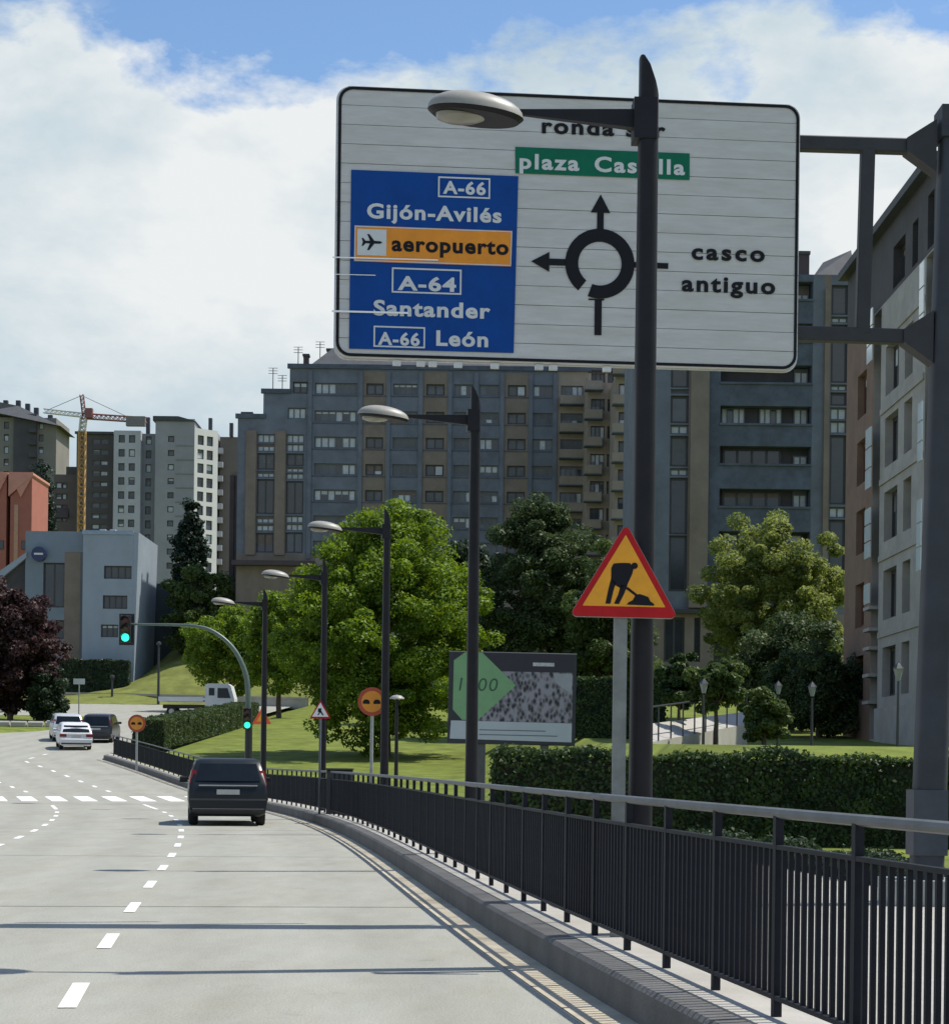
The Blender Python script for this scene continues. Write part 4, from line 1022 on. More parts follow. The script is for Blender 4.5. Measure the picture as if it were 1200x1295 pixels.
ops.append((uu(1164), uu(1173), 1.0, 16.9, 1.2, []))
ops.append((uu(1122), uu(1137), 17.1, 18.6, .35, [(0, 1, [1, 2], M_frm_d)])); ops.append((uu(1146), uu(1153), 17.1, 18.6, .35, [(0, 1, [0], M_frm_d)])); ops.append((uu(1165), uu(1173), 17.1, 18.9, .35, [(0, 1, [0], M_frm_d)]))
def zone(u_, z_):
    if z_ > 16.95: return 2
    return 1 if u_ < uu(1099) else 0
facade(wfb, O, Vector((0, -1, 0)), Vector((-1, 0, 0)), W, H, ops, [M_whitestone, M_brick, M_dkstone, M_frm_d], zone, O, ub=[uu(1099)], zb=[16.95], ret=.4)
solid(wfb, (XB + 1.25, 61.6, -1), (XB + 12, 76.38, 21.15), M_dkstone, O)
solid(wfb, (XB + .36, 61.61, 1), (XB + 1.3, yx(1174), 21.1), M_dkstone, O, 'block'); solid(wfb, (XB + .36, yx(1163.5), 1), (XB + 1.3, yx(1108.5), 21.1), M_dkstone, O, 'block'); solid(wfb, (XB + .36, yx(1098.5), 1), (XB + 1.3, 76.38, 21.1), M_dkstone, O, 'block')
solid(wfb, (XB - .35, 61.3, 21.2), (XB + 12.2, 76.7, 21.5), M_slate, O, 'eaves')
solid(wfb, (XB - .14, yx(1163), 1.3), (XB + .1, yx(1109), 3.7), M_whitestone, O, 'plinth')
for zc in (6.4, 9.2, 12.0, 14.6, 17.2): solid(wfb, (XB - .06, yx(1163), zc - .12), (XB + .1, yx(1109), zc + .1), M_whitestone, O, 'string_course')
M_balg = mat('balcony_glass_sky_reflection', (.62, .70, .74), .1, var=.1, scale=1, spec=.8)  # reflected sky is put into this pale base colour
for z0, z1 in ((16.6, 18.6), (11.9, 14.2), (9.3, 11.2), (7.6, 8.4)):
    for k in range(3 if z1 - z0 > 1 else 1):
        hh = (z1 - z0) / (3 if z1 - z0 > 1 else 1)
        solid(wfb, (XB - .30, yx(1106.5), z0 + k * hh + .03), (XB - .26, yx(1099.5), z0 + (k + 1) * hh - .03), M_balg, O, 'balcony_pane')
for zc in (3.9, 4.9, 5.9, 6.6, 7.4): solid(wfb, (XB - .3, yx(1107), zc), (XB + .3, yx(1099), zc + .12), M_whitestone, O, 'balcony_slab')
for z0, z1 in ((15.6, 18.2), (11.6, 13.6), (8.0, 10.4)):
    for k in range(3):
        hh = (z1 - z0) / 3; solid(wfb, (XB - .30, yx(1172), z0 + k * hh + .03), (XB - .26, yx(1166.5), z0 + (k + 1) * hh - .03), M_balg, O, 'balcony_pane')

# ---- pale blue office building on the left
Y2 = 200; S2 = Y2 / F
O = at(105, 700, Y2); O.z = 8.0
off_ = thing('office_building', 'pale blue office building with round navy sign beside the bank', 'building', O)
ux = lambda px: at(px, 760, Y2).x - O.x
uz = lambda py, px=140: at(px, py, Y2).z - O.z
ops = [(ux(131), ux(166), uz(732), uz(715.5), .35, [(0, 1, [0, 0, 0, 0], M_frm_d)]), (ux(130), ux(161), uz(770), uz(753), .35, [(0, 1, [0, 0, 0, 0], M_frm_d)]), (ux(128), ux(150), uz(806), uz(790), .35, [(0, 1, [0, 0, 0], M_frm_d)])]
facade(off_, O, XP, YN, ux(168), uz(672.5), ops, [M_bluew, M_bluew], lambda a, c: 0, O)
solid(off_, (O.x + .01, Y2 + .46, O.z - 3), (O.x + ux(168) - .01, Y2 + 12, O.z + uz(672.5) - .02), M_bluew, O)
b = MB(); b.prism([(ux(168) + .01, 0), (ux(168) + .01, uz(672.5)), (ux(174.5), uz(673)), (ux(168.2) + .1, 0)], 0, 12); b.build('leaning_flank', M_bluew, off_)
solid(off_, (O.x - .1, Y2 - .12, O.z + uz(676)), (O.x + ux(168), Y2 + .2, O.z + uz(671)), mat('blue_coping', (.25, .32, .40), .6), O, 'coping')
O2 = Vector((O.x + ux(28), Y2 + 1.2, O.z)); w2 = -ux(28)
ops = [(ux(51) - ux(28), ux(78) - ux(28), uz(768), uz(711), .4, [(0, 1, [0, 0], M_frm_d)]), (ux(66) - ux(28), ux(78) - ux(28), uz(808), uz(784), .4, [(0, 1, [0], M_frm_d)])]
def zone(u_, z_):
    px = 28 + u_ / S2
    if px > 98 and z_ < uz(697): return 2
    return 1 if px > 78 and z_ < uz(697) else 0
facade(off_, O2, XP, YN, w2, uz(671), ops, [mat('grey_blue_wall', (.17, .21, .25), .7, var=.1, scale=.4), M_brown, M_glass], zone, O, ub=[ux(98) - ux(28), ux(78) - ux(28)], zb=[uz(697)])
solid(off_, (O2.x, Y2 + 1.70, O.z - 3), (O.x - .02, Y2 + 12, O.z + uz(672)), M_bluew, O)
b = MB(); b.prism([(ux(-14), uz(742)), (ux(-14), uz(730)), (ux(30), uz(698)), (ux(30), uz(705))], 1.0, 8); b.build('sloping_wing', M_bluew, off_)
b = MB(); b.prism([(ux(-14), -2), (ux(-14), uz(743)), (ux(28), uz(707)), (ux(28), -2)], 1.6, 8); b.build('wing_wall', M_dkstone, off_)
q = at(50, 701, Y2 + 1) - O
b = MB(); b.lathe([(0, -.35), (.78, -.35), (.78, .1), (0, .1)], (q.x, .9, q.z), 'Y', 24, smooth=False); rs = b.build('round_sign', mat('navy_sign', (.012, .025, .09), .4), off_)
b = MB(); b.box((q.x, .53, q.z), (.95, .02, .2)); b.build('sign_band', M_slet, rs)
for px, s in ((118, 3), (131, 3)): solid(off_, (O.x + ux(px), Y2 + 3, O.z + uz(672)), (O.x + ux(px + 7), Y2 + 4, O.z + uz(665)), M_white, O, 'roof_unit')

# ---- white apartment tower
Y3 = 375; S3 = Y3 / F
O = at(143, 640, Y3); O.z = 30.0
tow = thing('white_tower', 'pale apartment tower with one bright sunlit side behind the conifer', 'building', O)
ux = lambda px: at(px, 640, Y3).x - O.x
uz = lambda py, px=210: at(px, py, Y3).z - O.z
rows3 = [555.5 + 17.8 * k for k in range(10)]
def tops(cols, rows, hw, hh, px0, n=1, br=.2):
    return [(ux(c_) - hw - ux(px0), ux(c_) + hw - ux(px0), uz(r_) - hh, uz(r_) + hh, .3, [(0, 1, rpanes(n, br), M_frm_d)]) for c_ in cols for r_ in rows]
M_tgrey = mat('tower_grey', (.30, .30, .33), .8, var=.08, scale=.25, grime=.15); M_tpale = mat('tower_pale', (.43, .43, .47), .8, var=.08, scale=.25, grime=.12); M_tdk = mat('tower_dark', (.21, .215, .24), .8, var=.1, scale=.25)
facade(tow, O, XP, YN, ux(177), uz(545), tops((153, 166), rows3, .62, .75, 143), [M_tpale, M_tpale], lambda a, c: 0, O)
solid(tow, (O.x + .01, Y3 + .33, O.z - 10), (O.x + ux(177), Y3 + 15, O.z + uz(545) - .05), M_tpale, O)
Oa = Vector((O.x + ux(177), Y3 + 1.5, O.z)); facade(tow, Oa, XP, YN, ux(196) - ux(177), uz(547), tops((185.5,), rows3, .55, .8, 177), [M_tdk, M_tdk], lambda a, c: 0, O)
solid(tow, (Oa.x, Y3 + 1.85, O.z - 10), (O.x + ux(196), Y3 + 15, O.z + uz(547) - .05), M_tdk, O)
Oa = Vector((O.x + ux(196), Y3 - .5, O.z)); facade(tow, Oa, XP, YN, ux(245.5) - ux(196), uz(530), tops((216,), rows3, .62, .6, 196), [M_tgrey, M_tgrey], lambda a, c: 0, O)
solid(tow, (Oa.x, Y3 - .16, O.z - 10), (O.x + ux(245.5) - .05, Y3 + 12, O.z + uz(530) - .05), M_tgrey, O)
b = MB(); b.hexa([(ux(193), -.9, uz(533)), (ux(247), -.9, uz(533)), (ux(247), 10, uz(533)), (ux(193), 10, uz(533)), (ux(193), -.9, uz(527)), (ux(225), -.9, uz(527)), (ux(225), 10, uz(527)), (ux(193), 10, uz(527))]); b.build('roof', M_slate, tow)
for k in range(9): solid(tow, (O.x + ux(222), Y3 - .62, O.z + uz(rows3[k] + 9)), (O.x + ux(245), Y3 - .4, O.z + uz(rows3[k] + 7.6)), M_tdk, O, 'string_course')
dU = Vector((.76, .65, 0)); dN = Vector((.65, -.76, 0)); Lf = (ux(272) - ux(245.5)) / .76
Oa = Vector((O.x + ux(245.5), Y3 - .5, O.z))
fo = [(Lf * f - .72, Lf * f + .72, uz(r_) - .95, uz(r_) + .95, .3, [(0, 1, [random.choice((0, 0, 0, 1, 2))], M_frm_d)]) for f in (.27, .66) for r_ in rows3]
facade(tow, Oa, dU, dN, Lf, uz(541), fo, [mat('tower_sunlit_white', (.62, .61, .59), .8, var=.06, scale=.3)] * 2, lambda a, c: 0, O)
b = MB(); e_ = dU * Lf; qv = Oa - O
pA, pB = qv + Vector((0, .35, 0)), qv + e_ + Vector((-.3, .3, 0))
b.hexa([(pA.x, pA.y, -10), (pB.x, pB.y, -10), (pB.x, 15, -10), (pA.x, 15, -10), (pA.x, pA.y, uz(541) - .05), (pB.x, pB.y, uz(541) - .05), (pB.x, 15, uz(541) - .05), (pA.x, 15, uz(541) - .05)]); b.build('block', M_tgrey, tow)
for px, y0, y1 in ((260, 522, 540), (287, 528, 545), (180, 522, 545)):
    solid(tow, (O.x + ux(px) - .35, Y3 + 5, O.z + uz(y1)), (O.x + ux(px) + .35, Y3 + 6, O.z + uz(y0)), M_slate, O, 'chimney')
solid(tow, (O.x + ux(272), Y3 + 6, O.z - 10), (O.x + ux(302), Y3 + 18, O.z + uz(545)), mat('tower_brown', (.16, .135, .125), .85, var=.12, scale=.25), O, 'rear_wing')
for k in range(9): solid(tow, (O.x + ux(272) - .2, Y3 + 4.6, O.z + uz(rows3[k] + 12)), (O.x + ux(277), Y3 + 6.05, O.z + uz(rows3[k] + 5)), M_tpale, O, 'balcony')

# ---- brown tower and its lower neighbour, far left tower
def simple_tower(name, label, px0, px1, ytop, Y, z0, M, cols, rows, hw, hh, px_extra=None, frm=M_frm_d, br=.3, n=1):
    O = at(px0, 640, Y); O.z = z0; r = thing(name, label, 'building', O)
    uxx = lambda px: at(px, 640, Y).x - O.x; uzz = lambda py: at((px0 + px1) / 2, py, Y).z - z0
    ops = [(uxx(c_) - hw, uxx(c_) + hw, uzz(rr) - hh, uzz(rr) + hh, .3, [(0, 1, rpanes(n, br), frm)]) for c_ in cols for rr in rows]
    facade(r, O, XP, YN, uxx(px1), uzz(ytop), ops, [M, M], lambda a, c: 0, O)
    solid(r, (O.x + .01, Y + .33, z0 - 12), (O.x + uxx(px1) - .01, Y + 14, z0 + uzz(ytop) - .05), M, O)
    return r, O, uxx, uzz
M_bt = mat('brown_tower', (.082, .07, .07), .85, var=.15, scale=.3)
r, O, ux, uz = simple_tower('brown_tower', 'dark brown apartment tower behind the yellow crane mast', 96, 143, 547, 378, 30, M_bt, (121, 131), [558 + 13.5 * k for k in range(10)], .75, .5, frm=M_frm_w, br=.55)
solid(r, (O.x - .3, 377.5, O.z + uz(549)), (O.x + ux(143), 378.2, O.z + uz(546)), M_slate, O, 'parapet')
r, O, ux, uz = simple_tower('low_brown_house', 'low brown house block between the two left towers', 68, 97, 600, 382, 30, mat('brown_low', (.12, .095, .09), .85, var=.15, scale=.3), (74, 82), [614, 628, 642, 656], .6, .6, br=.5)
solid(r, (O.x + ux(83), 382.1, O.z), (O.x + ux(97), 390, O.z + uz(590)), M_bt, O, 'upper_storey')
b = MB(); b.hexa([(ux(68) - .4, -.6, uz(655)), (ux(87), -.6, uz(655)), (ux(87), -.05, uz(655)), (ux(68) - .4, -.05, uz(655)), (ux(70), -.1, uz(642)), (ux(86), -.1, uz(642)), (ux(86), -.05, uz(642)), (ux(70), -.05, uz(642))]); b.build('lean_to_roof', M_dkred, r)
Mt1 = mat('left_tower_beige', (.20, .185, .16), .85, var=.12, scale=.25)
r, O, ux, uz = simple_tower('brown_eaved_tower', 'grey brown tower with overhanging eaves at the left edge', -12, 70, 528, 430, 34, Mt1, (7, 51), [538 + 15.6 * k for k in range(11)], .55, .8, br=.6)
solid(r, (O.x + ux(17), 429.3, O.z), (O.x + ux(46), 430.2, O.z + uz(524)), mat('left_tower_dark', (.07, .068, .072), .85, var=.2, scale=.3), O, 'recessed_bay')
for k in range(10): solid(r, (O.x + ux(38), 428.2, O.z + uz(548 + 15.6 * k)), (O.x + ux(46.5), 429.35, O.z + uz(543 + 15.6 * k)), mat('left_tower_dark', (.07, .068, .072)), O, 'balcony')
b = MB(); b.hexa([(ux(-14), -2, uz(522)), (ux(78), -2, uz(540)), (ux(78), 14, uz(540)), (ux(-14), 14, uz(522)), (ux(-14), -2, uz(508)), (ux(20), 1, uz(512)), (ux(20), 12, uz(512)), (ux(-14), 14, uz(508))]); b.build('roof', M_slate, r)
for px, y0, y1 in ((1, 503, 520), (17, 503, 516), (29, 507, 522), (40, 512, 524), (58, 521, 532)):
    solid(r, (O.x + ux(px) - .5, 433, O.z + uz(y1)), (O.x + ux(px) + .5, 434, O.z + uz(y0)), M_slate, O, 'chimney')
# ---- orange gabled houses
Mor = mat('orange_render', (.36, .125, .085), .8, var=.1, scale=.4); Mros = mat('salmon_roof', (.56, .25, .18), .75, var=.12, scale=.8)
for px0, px1, lab in ((-16, 8, 'orange house at the left edge, only its corner in view'), (13, 40, 'orange house with a salmon gable roof below the eaved tower')):
    O = at(px0, 650, 236); O.z = 14; Wp = (px1 - px0) * 236 / F; hz = at(20, 628, 236).z - 14; ht = at(20, 601, 236).z - 14
    r = thing('gabled_house', lab, 'house', O, group='orange houses')
    Dp = 9
    b = MB(); b.hexa([(0, 0, -5), (Wp, 0, -5), (Wp, Dp, -5), (0, Dp, -5), (0, 0, hz), (Wp, 0, ht), (Wp, Dp, ht), (0, Dp, hz)]); b.build('wall', Mor, r)
    b = MB(); b.prism([(-.15, ht), (Wp * .5, hz - .1), (Wp + .15, ht), (Wp + .15, ht + .35), (-.15, ht + .35)], -.25, .0); b.build('gable', Mros, r)
    b = MB(); b.hexa([(-.2, -.3, hz + .02), (Wp + .2, -.3, ht + .02), (Wp + .2, Dp, ht + .02), (-.2, Dp, hz + .02), (-.2, -.3, ht + .3), (Wp + .2, -.3, ht + .3), (Wp + .2, Dp, ht + .3), (-.2, Dp, ht + .3)]); b.build('roof', Mros, r)
    b = MB(); b.box((Wp * .28, -.02, hz * .55), (.5, .1, hz * .8)); b.build('downpipe_strip', mat('orange_pale', (.47, .27, .17), .8), r)
    for k in range(2):
        b = MB(); b.box((Wp * .7, -.02, hz * (.35 + .35 * k)), (.9, .12, 1.1)); wv_ = b.build('window', M_frm_d, r); b = MB(); b.box((Wp * .7, -.08, hz * (.35 + .35 * k)), (.75, .03, .95)); b.build('pane', M_glass, wv_)

# ---- tower crane
Yc = 340; M_cy = mat('crane_yellow', (.40, .22, .06), .5, var=.1); M_cr = mat('crane_red', (.22, .075, .07), .5, var=.1); M_cw = mat('crane_white', (.6, .58, .56), .5)
pb = at(103, 640, Yc); zb = 25.0
cr_ = thing('tower_crane', 'yellow tower crane with red and white jib above the brown tower', 'crane', (pb.x, Yc, zb))
def lattice(p, q, wd, n, M, name, r=.09):
    p, q = Vector(p), Vector(q); d = (q - p).normalized(); a = d.cross(Vector((0, 1, 0))); a = a.normalized() if a.length > .1 else Vector((1, 0, 0)); c_ = d.cross(a).normalized()
    b = MB(); cor = [(a * sx + c_ * sy) * wd / 2 for sx, sy in ((-1, -1), (1, -1), (1, 1), (-1, 1))]
    for o_ in cor: b.tube([p + o_, q + o_], r, 5)
    for k in range(n):
        f0, f1 = p + (q - p) * k / n, p + (q - p) * (k + 1) / n
        for j in range(4):
            b.tube([f0 + cor[j], f1 + cor[(j + 1) % 4]], r * .7, 4, cap=False); b.tube([f0 + cor[j], f0 + cor[(j + 1) % 4]], r * .7, 4, cap=False)
    return b.build(name, M, cr_)
zt = lambda py: at(103, py, Yc).z - zb
xt = lambda px: at(px, 525, Yc).x - pb.x
lattice((0, 0, -8), (0, 0, zt(545)), 1.1, 26, M_cy, 'mast', .11); lattice((0, 0, zt(545)), (.2, 0, zt(528)), 1.0, 3, M_cw, 'upper_mast', .13)
lattice((.3, 0, zt(526)), (-.2, 0, zt(499)), .6, 5, M_cr, 'tower_head', .07)
lattice((0, 0, zt(525)), (xt(55), 0, zt(520)), .7, 9, M_cw, 'jib', .07)
lattice((0, 0, zt(526)), (xt(186), 0, zt(530.5)), .9, 14, M_cr, 'counter_jib', .08)
b = MB(); b.box((xt(172), 0, zt(532)), (3.4, 1.2, 1.7)); b.build('counterweight', mat('crane_grey', (.2, .18, .18), .8), cr_)
b = MB(); b.box((1.3, -.4, zt(523)), (1.2, 1.2, 1.7)); b.build('cab', M_cr, cr_)
for px, py in ((60, 519), (165, 528)):
    b = MB(); b.tube([(-.2, 0, zt(500)), (xt(px), 0, zt(py))], .05, 4); b.build('tie_rod', M_slate, cr_)

# ------------------------------------------------------------------ far road edge: wall, bank, verge
wl_ = thing('roadside_wall', 'low pale concrete wall along the far side of the road', 'wall', at(68, 884, 193))
M_conc = mat('pale_concrete', (.40, .385, .34), .85, var=.15, scale=.8, grime=.2)
o0 = wl_.location
b = MB(); pts = [(at(40, 0, 194).x, 194), (at(110, 0, 193).x, 193), (at(200, 0, 190).x, 190), (at(300, 0, 187).x, 187), (at(400, 0, 184).x, 184)]
rows = []
for x, y in pts:
    x = x * 1.0; z0 = zr(y) - .2; rows.append([(x - o0.x, y - o0.y, z0 - o0.z), (x - o0.x, y - o0.y, z0 + .95 - o0.z), (x - o0.x, y + .6 - o0.y, z0 + .95 - o0.z), (x - o0.x, y + .6 - o0.y, z0 - o0.z)])
b.grid(rows, 0, False); b.build('wall', M_conc, wl_)
b = MB(); b.grid([[(r_[1][0], r_[1][1] - .1, r_[1][2]), (r_[1][0], r_[1][1] - .1, r_[1][2] + .2), (r_[2][0], r_[2][1] + .1, r_[2][2] + .2), (r_[2][0], r_[2][1] + .1, r_[2][2])] for r_ in rows], 0, False); b.build('coping', M_pave, wl_)
def bank_z(X, Y):
    base = zr(190) + .6; t = max(0, min(1, (Y - 189) / 33)); xa, xb = at(106, 0, 200).x, at(226, 0, 200).x; w_ = max(0, min(1.25, (X - xa) / (xb - xa)))
    return base + t * (.6 + 9.2 * w_) + .4 * math.sin(X * .9) * t
sheet('grass_bank', M_bank, list(np.arange(-56, 6, 1.5)), list(np.arange(185.5, 236, 2.0)), lambda x, y: bank_z(x, y) if y > 190 else zr(190) - .3 + (y - 185.5) * .2)
# verge under the purple tree
b = MB(); rowsv = []
vc = Vector((-36.3, 136))
sq = lambda v: math.copysign(abs(v) ** .55, v)
for f in (1.0, .97, .5, .02):
    rowsv.append([(vc.x + 8.0 * f * sq(math.cos(t)), vc.y + 15 * f * sq(math.sin(t)), zr(vc.y + 15 * f * sq(math.sin(t))) + (0.0 if f == 1 else .14)) for t in [2 * math.pi * k / 36 for k in range(36)]])
b.grid(rowsv, 0, False, True); tag(b.build('verge', M_grass), kind='structure')
q = at(30, 908, 129)
se = thing('stone_edging', 'row of low pale stones on the verge by the purple tree', 'stones', (q.x, 129, zr(129) + .1))
for k in range(5):
    b = MB(); b.cbox((-2.6 + k * 1.15, random.uniform(-.15, .15), .2), (1.0, .5, .45), .1); b.build('stone', M_conc, se)
# dark retaining wall beside the office, and thin posts on the far pavement
q = at(170, 800, 214); rt = thing('retaining_wall', 'dark retaining wall behind the bank beside the office building', 'wall', (q.x, 214, 8))
solid(rt, (q.x - 1, 214, 6), (at(250, 0, 214).x, 216, at(200, 738, 214).z), mat('dark_green_wall', (.045, .06, .062), .9, var=.3, scale=.4, grime=.2), rt.location, 'wall')
hedge('dark_hedge', 'dark hedge at the foot of the office building', (at(88, 0, 197).x, 197, zr(190)), (at(172, 0, 197).x, 197.5, zr(190)), 2.0, 4.6, L_dark, 90, .2)
for px, y0, Yv, lab in ((201, 815, 186, 'taller thin dark post on the far pavement'), (142, 857, 190, 'shorter thin dark post on the far pavement')):
    q = at(px, y0, Yv); r = thing('lamp_column', lab, 'post', (q.x, Yv, zr(Yv)))
    b = MB(); b.tube([(0, 0, 0), (0, 0, q.z - zr(Yv))], [.14, .09], 8); b.build('column', M_dark, r)
    b = MB(); b.lathe([(0, .3), (.22, .2), (.25, 0), (.1, -.1)], (0, 0, q.z - zr(Yv)), n=10); b.build('lantern', M_dark, r)

# ------------------------------------------------------------------ garden on the right: ramp, lanterns, low lamp
q = at(838, 930, 54)
rp_ = thing('garden_ramp', 'pale sunlit ramp with a thin handrail behind the hedge', 'ramp', (q.x, 54, q.z))
P = [at(816, 940, 51), at(944, 916, 60), at(946, 900, 64), at(818, 916, 54)]
b = MB(); b.hexa([p - rp_.location + Vector((0, 0, -1.6)) for p in P] + [p - rp_.location for p in P]); b.build('slab', M_pave, rp_)
for k in range(10):
    a = P[0].lerp(P[1], k / 9) - rp_.location; b = MB(); b.tube([a, a + Vector((0, 0, .95))], .025, 6); b.build('handrail_post', M_dark, rp_)
b = MB(); b.tube([P[0] - rp_.location + Vector((0, 0, .95)), P[1] - rp_.location + Vector((0, 0, .95))], .03, 6); b.build('handrail', M_dark, rp_)
M_lg = mat('lantern_glass', (.22, .235, .25), .2, var=.1)
for px, py, Y, s, lab in ((890, 870, 53, .7, 'garden lantern beside the clipped tree at the ramp'), (984, 872, 55, .65, 'garden lantern above the round clipped bush'), (1027, 874, 54, .7, 'garden lantern in front of the dark low tree'), (1136, 852, 50, .8, 'dark garden lantern before the pale stone front')):
    q = at(px, py, Y); g = ground_z(q.x, Y); hh = q.z - g
    r = thing('garden_lantern', lab, 'lantern', (q.x, Y, g), group='garden lanterns')
    b = MB(); b.tube([(0, 0, 0), (0, 0, hh - .2)], [.045, .03], 8); b.build('post', M_dark, r)
    b = MB(); b.lathe([(.07 * s, -.22 * s), (.17 * s, .16 * s)], (0, 0, hh), n=6, smooth=False); b.build('glass', M_lg, r)
    b = MB(); b.lathe([(.20 * s, .16 * s), (.10 * s, .28 * s), (.02, .36 * s), (0, .42 * s)], (0, 0, hh), n=6, smooth=False); b.build('cap', M_dark, r)
q = at(502, 884, 42); g = .2
r = thing('low_lamp', 'low lamp with pale mushroom head right of the round orange sign', 'street lamp', (q.x, 42, g))
b = MB(); b.tube([(0, 0, 0), (0, 0, q.z - g)], [.05, .035], 8); b.build('pole', M_pole, r)
b = MB(); b.lathe([(.0, .09), (.09, .075), (.155, .03), (.165, 0), (.0, -.015)], (0, 0, q.z - g), n=18); b.build('lamp_head', M_head, r)
q = at(430, 967, 46); hb = at(430, 974, 46).z - .2
r = thing('planter_box', 'dark low box standing behind the railing by the white triangle', 'box', (q.x, 46, .2))
b = MB(); b.cbox((0, 0, hb / 2), (.62, .4, hb), .03); b.build('body', M_dark, r)
b = MB(); b.box((0, 0, hb + .02), (.66, .45, .04)); b.build('lid', M_dark, r)

# ------------------------------------------------------------------ vehicles
M_tyre = mat('tyre_rubber', (.014, .014, .015), .85, var=.2); M_rim = mat('wheel_alloy', (.35, .35, .36), .35, metal=.8, var=.1)
M_tail = mat('tail_lamp', (.15, .010, .012), .2, var=.1); M_trim = mat('bumper_plastic', (.018, .019, .021), .6, var=.15)
M_plate = mat('number_plate', (.42, .42, .40), .5, var=.1); M_carglass = mat('car_glass', (.007, .010, .011), .12, var=.2, spec=.4)
M_chrome = mat('chrome_strip', (.35, .37, .37), .25, metal=.8, var=.05)
def car(label, pos, heading, pitch, paint, L=4.3, Wd=1.76, H=1.6, belt=.98, roof_r=.45, roof_f=2.6, hood=.92, rear_lean=.32, win=True, lamp_high=True):
    r = thing('car', label, 'car', pos, heading); r.rotation_euler = (pitch, 0, heading)
    hw = Wd / 2
    st = [(0.0, .32, .50, .93), (.02, .28, .74, .97), (.06, .24, belt - .08, 1.0), (.12, .22, belt + .02, 1.0), (.12 + rear_lean * .5, .22, (belt + H) / 2, 1.0), (.12 + rear_lean, .22, H - .08, 1.0), (.12 + rear_lean + .12, .22, H - .02, 1.0), (1.2, .2, H, 1.0),
          (roof_f * .8, .2, H - .01, 1.0), (roof_f, .2, H - .05, 1.0), (roof_f + .45, .2, (H + hood) / 2, 1.0), (roof_f + .85, .2, hood + .04, 1.0), (L - .5, .22, hood - .06, .98), (L - .15, .25, hood - .18, .94), (L, .32, .55, .86)]
    rows = []
    for y, zb_, zt_, k in st:
        w_ = hw * k; bl = min(belt, zt_ - .04); top = zt_
        f = max(0, (top - belt) / (H - belt))         # how much greenhouse
        wt = w_ * (1 - .05 - .125 * f)
        half = [(w_ * .80, zb_), (w_ * .95, zb_ + .06), (w_ * .995, (zb_ + bl) / 2), (w_, bl * .8 + zb_ * .2), (w_ * .975, bl), (wt + .03 * f, bl + (top - bl) * .80), (wt - .02, bl + (top - bl) * .93), (wt * .86, top - .005), (wt * .45, top)]
        rows.append([(x, y, zz) for x, zz in half] + [(-x, y, zz) for x, zz in half[::-1]])
    b = MB(); b.grid(rows, 0, True, True); b.face(rows[0][::-1]); b.face(rows[-1])
    body = b.build('body', paint, r, sharp=35)
    # rear window
    y0, y1 = .125, .12 + rear_lean - .02; z0, z1 = belt + .05, H - .13
    def gy(zz): return .12 + rear_lean * (zz - belt - .02) / (H - .10 - belt) - .018
    b = MB(); g_ = []
    for f in np.linspace(0, 1, 6):
        zz = z0 + (z1 - z0) * f; wx = hw * (.82 - .10 * f); g_.append([(wx * c_, gy(zz) - .012 * (1 - c_ * c_), zz) for c_ in np.linspace(-1, 1, 9)])
    b.grid(g_, 0, True); b.build('rear_window', M_carglass, r)
    # side windows
    for s in (-1, 1):
        for ya, yb in ((.62, 1.30), (1.38, 2.22), (2.28, roof_f + .05)):
            b = MB()
            def sx(zz): f = (zz - belt) / (H - belt); return s * (hw * (.975 - .155 * f) + .014)
            zz0, zz1 = belt + .06, H - .14
            b.face([(sx(zz0), ya, zz0), (sx(zz0), yb + (.28 if yb > 2.25 else 0), zz0), (sx(zz1), yb, zz1), (sx(zz1), ya + (.1 if ya < 1 else 0), zz1)][::s]); b.build('side_window', M_carglass, r)
        b = MB(); b.cbox((s * (hw + .09), roof_f + .25, belt + .06), (.2, .1, .14), .03); b.build('mirror', paint, r)
        # tail lamps
        b = MB()
        if lamp_high:
            b.hexa([(s * hw * .80, gy(belt + .05) - .01, belt - .04), (s * hw * .985, .10, belt - .04), (s * hw * 1.0, .30, belt - .04), (s * hw * .8, .30, belt - .04), (s * hw * .80, gy(belt + .3) - .01, belt + .30), (s * hw * .92, gy(belt + .3) + .01, belt + .30), (s * hw * .93, .42, belt + .30), (s * hw * .8, .42, belt + .30)])
        else:
            b.cbox((s * hw * .80, .05, belt - .13), (.36, .12, .17), .03)
        b.build('tail_lamp', M_tail, r)
        for yw in (.78, L - .85):
            b = MB(); b.lathe([(.19, -.10), (.30, -.105), (.325, -.07), (.33, 0), (.325, .07), (.30, .105), (.19, .10)], (s * (hw - .13), yw, .325), 'X', 22); wh = b.build('wheel', M_tyre, r)
            b = MB(); b.lathe([(0, s * .085), (.06, s * .10), (.17, s * .09), (.20, s * .10)], (s * (hw - .13), yw, .325), 'X', 20); b.build('rim', M_rim, wh)
    b = MB(); b.cbox((0, .03, .50), (Wd * .96, .16, .26), .04); b.build('rear_bumper', paint if H < 1.52 else paint, r)
    b = MB(); b.cbox((0, .0, .37), (Wd * .9, .14, .10), .03); b.build('bumper_skirt', M_trim, r)
    b = MB(); b.box((0, .012, belt - .20), (.52, .02, .115)); b.build('number_plate', M_plate, r)
    b = MB(); b.cbox((0, .03, belt - .055), (Wd * .74, .05, .035), .008); b.build('tailgate_strip', M_chrome, r)
    b = MB(); g_ = []
    for f in np.linspace(0, 1, 4):
        zz = hood + .08 + (H - .14 - hood - .08) * f; yy_ = roof_f + .85 - (.85) * (zz - hood) / (H - .04 - hood) + .03; wx = hw * (.84 - .14 * f); g_.append([(wx * c_, yy_, zz) for c_ in (1, .5, 0, -.5, -1)])
    b.grid(g_, 0, True); b.build('windscreen', M_carglass, r)
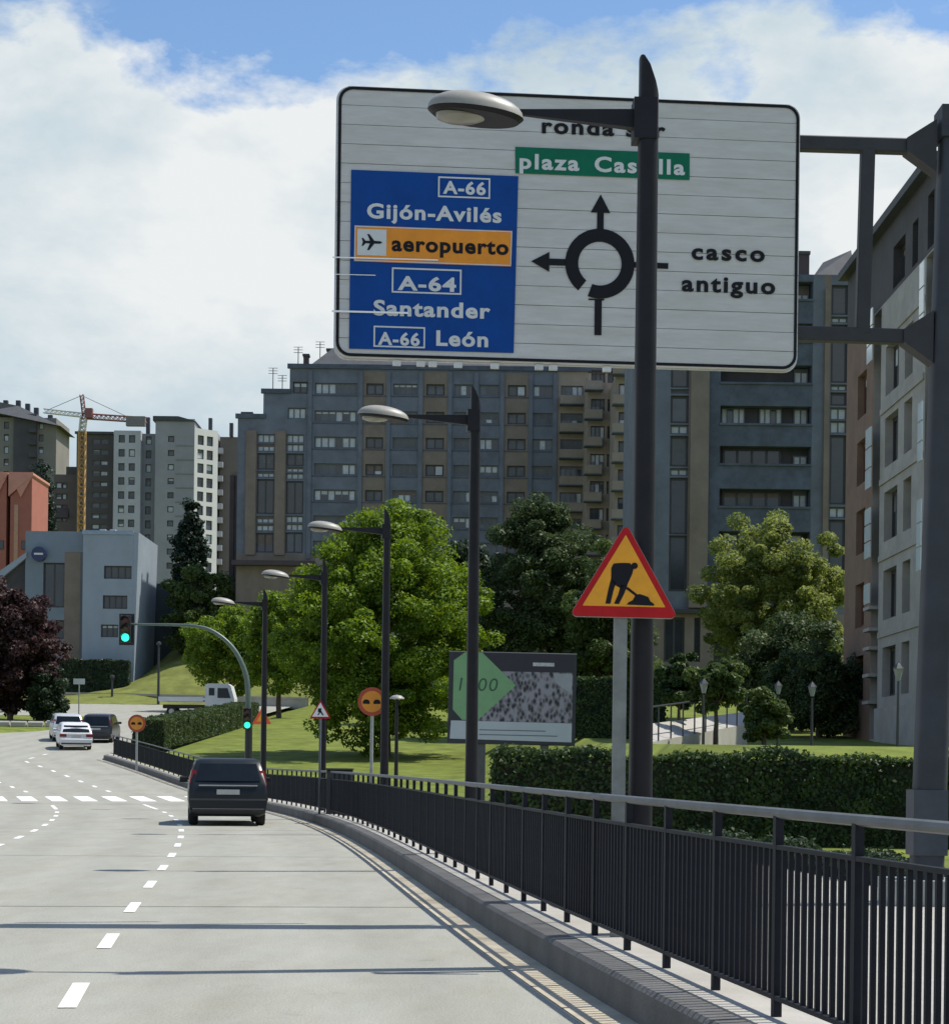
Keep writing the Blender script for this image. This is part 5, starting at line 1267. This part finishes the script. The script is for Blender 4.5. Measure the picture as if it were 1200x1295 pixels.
    b = MB(); b.box((0, L * .5, .30), (Wd * .7, L * .75, .14)); b.build('underbody', M_trim, r)
    return r
M_navy = mat('car_paint_dark', (.009, .0115, .013), .32, var=.15, scale=2, spec=.35); M_cwhite = mat('car_paint_white', (.62, .63, .66), .3, var=.05, spec=.6)
M_silver = mat('car_paint_silver', (.50, .52, .53), .3, metal=.3, var=.05); M_black = mat('car_paint_black', (.02, .02, .023), .25, var=.1, spec=.6)
def head_at(Y): t = tang(Y); return math.atan2(-t.x, t.y)
q = at(289, 967, 43.4); car('dark family car seen from behind, driving in the near lane', (q.x, 43.4, 0), head_at(46) - .02, 0, M_navy, L=4.3, Wd=1.80, H=1.56, belt=.98)
pt = math.atan(.06)
q = at(96, 967, 103); car('white hatchback seen from behind, nearest of the far group', (q.x, 103, zr(103) + .01), R(16), pt, M_cwhite, L=4.1, Wd=1.76, H=1.46, belt=.93, rear_lean=.45, lamp_high=False)
q = at(86, 967, 112); car('silver white car partly hidden left behind the white hatchback', (q.x, 112, zr(112) + .01), R(16), pt, M_silver, L=4.4, Wd=1.8, H=1.62, belt=1.0)
q = at(121, 967, 111); car('black car right of the white hatchback by the railing end', (q.x, 111, zr(111) + .01), R(3), pt, M_black, L=4.4, Wd=1.82, H=1.66, belt=1.02)

# ---- truck
Yt2 = 154; q = at(203, 967, Yt2); g = zr(Yt2)
tk = thing('flatbed_truck', 'white flatbed truck on the far road behind the clipped hedge', 'truck', (q.x, Yt2, g))
M_tw = mat('truck_white', (.62, .64, .66), .4, var=.06)
b = MB(); b.box((1.75, 0, 1.32), (3.6, 2.2, .16)); b.build('bed', M_tw, tk)
b = MB(); b.box((3.0, 0, .85), (5.6, .9, .3)); b.build('chassis', M_trim, tk)
b = MB(); b.prism([(3.7, .55), (6.0, .55), (6.05, 1.5), (5.75, 2.55), (5.5, 2.72), (3.95, 2.72), (3.7, 2.6)], -1.05, 1.05); cb = b.build('cab', M_tw, tk)
b = MB(); b.prism([(4.7, 1.55), (5.75, 1.55), (5.5, 2.35), (4.7, 2.35)], -1.075, -1.055); b.build('side_window', M_carglass, tk)
b = MB(); b.prism([(4.0, 1.75), (4.45, 1.75), (4.45, 2.35), (4.0, 2.35)], -1.075, -1.055); b.build('side_window', M_carglass, tk)
b = MB(); b.hexa([(3.68, -.85, 1.7), (3.695, -.85, 1.7), (3.695, .85, 1.7), (3.68, .85, 1.7), (3.68, -.85, 2.4), (3.695, -.85, 2.4), (3.695, .85, 2.4), (3.68, .85, 2.4)]); b.build('rear_window', M_carglass, tk)
for xw in (1.0, 5.0):
    for s in (-1, 1):
        b = MB(); b.lathe([(.22, -.13), (.40, -.14), (.43, 0), (.40, .14), (.22, .13)], (xw, s * .9, .43), 'Y', 20); wh = b.build('wheel', M_tyre, tk)
        b = MB(); b.lathe([(0, s * .1), (.22, s * .13)], (xw, s * .9, .43), 'Y', 16); b.build('rim', M_rim, wh)
for s in (-1, 1): b = MB(); b.box((1.75, s * 1.08, 1.5), (3.6, .05, .22)); b.build('side_board', M_tw, tk)
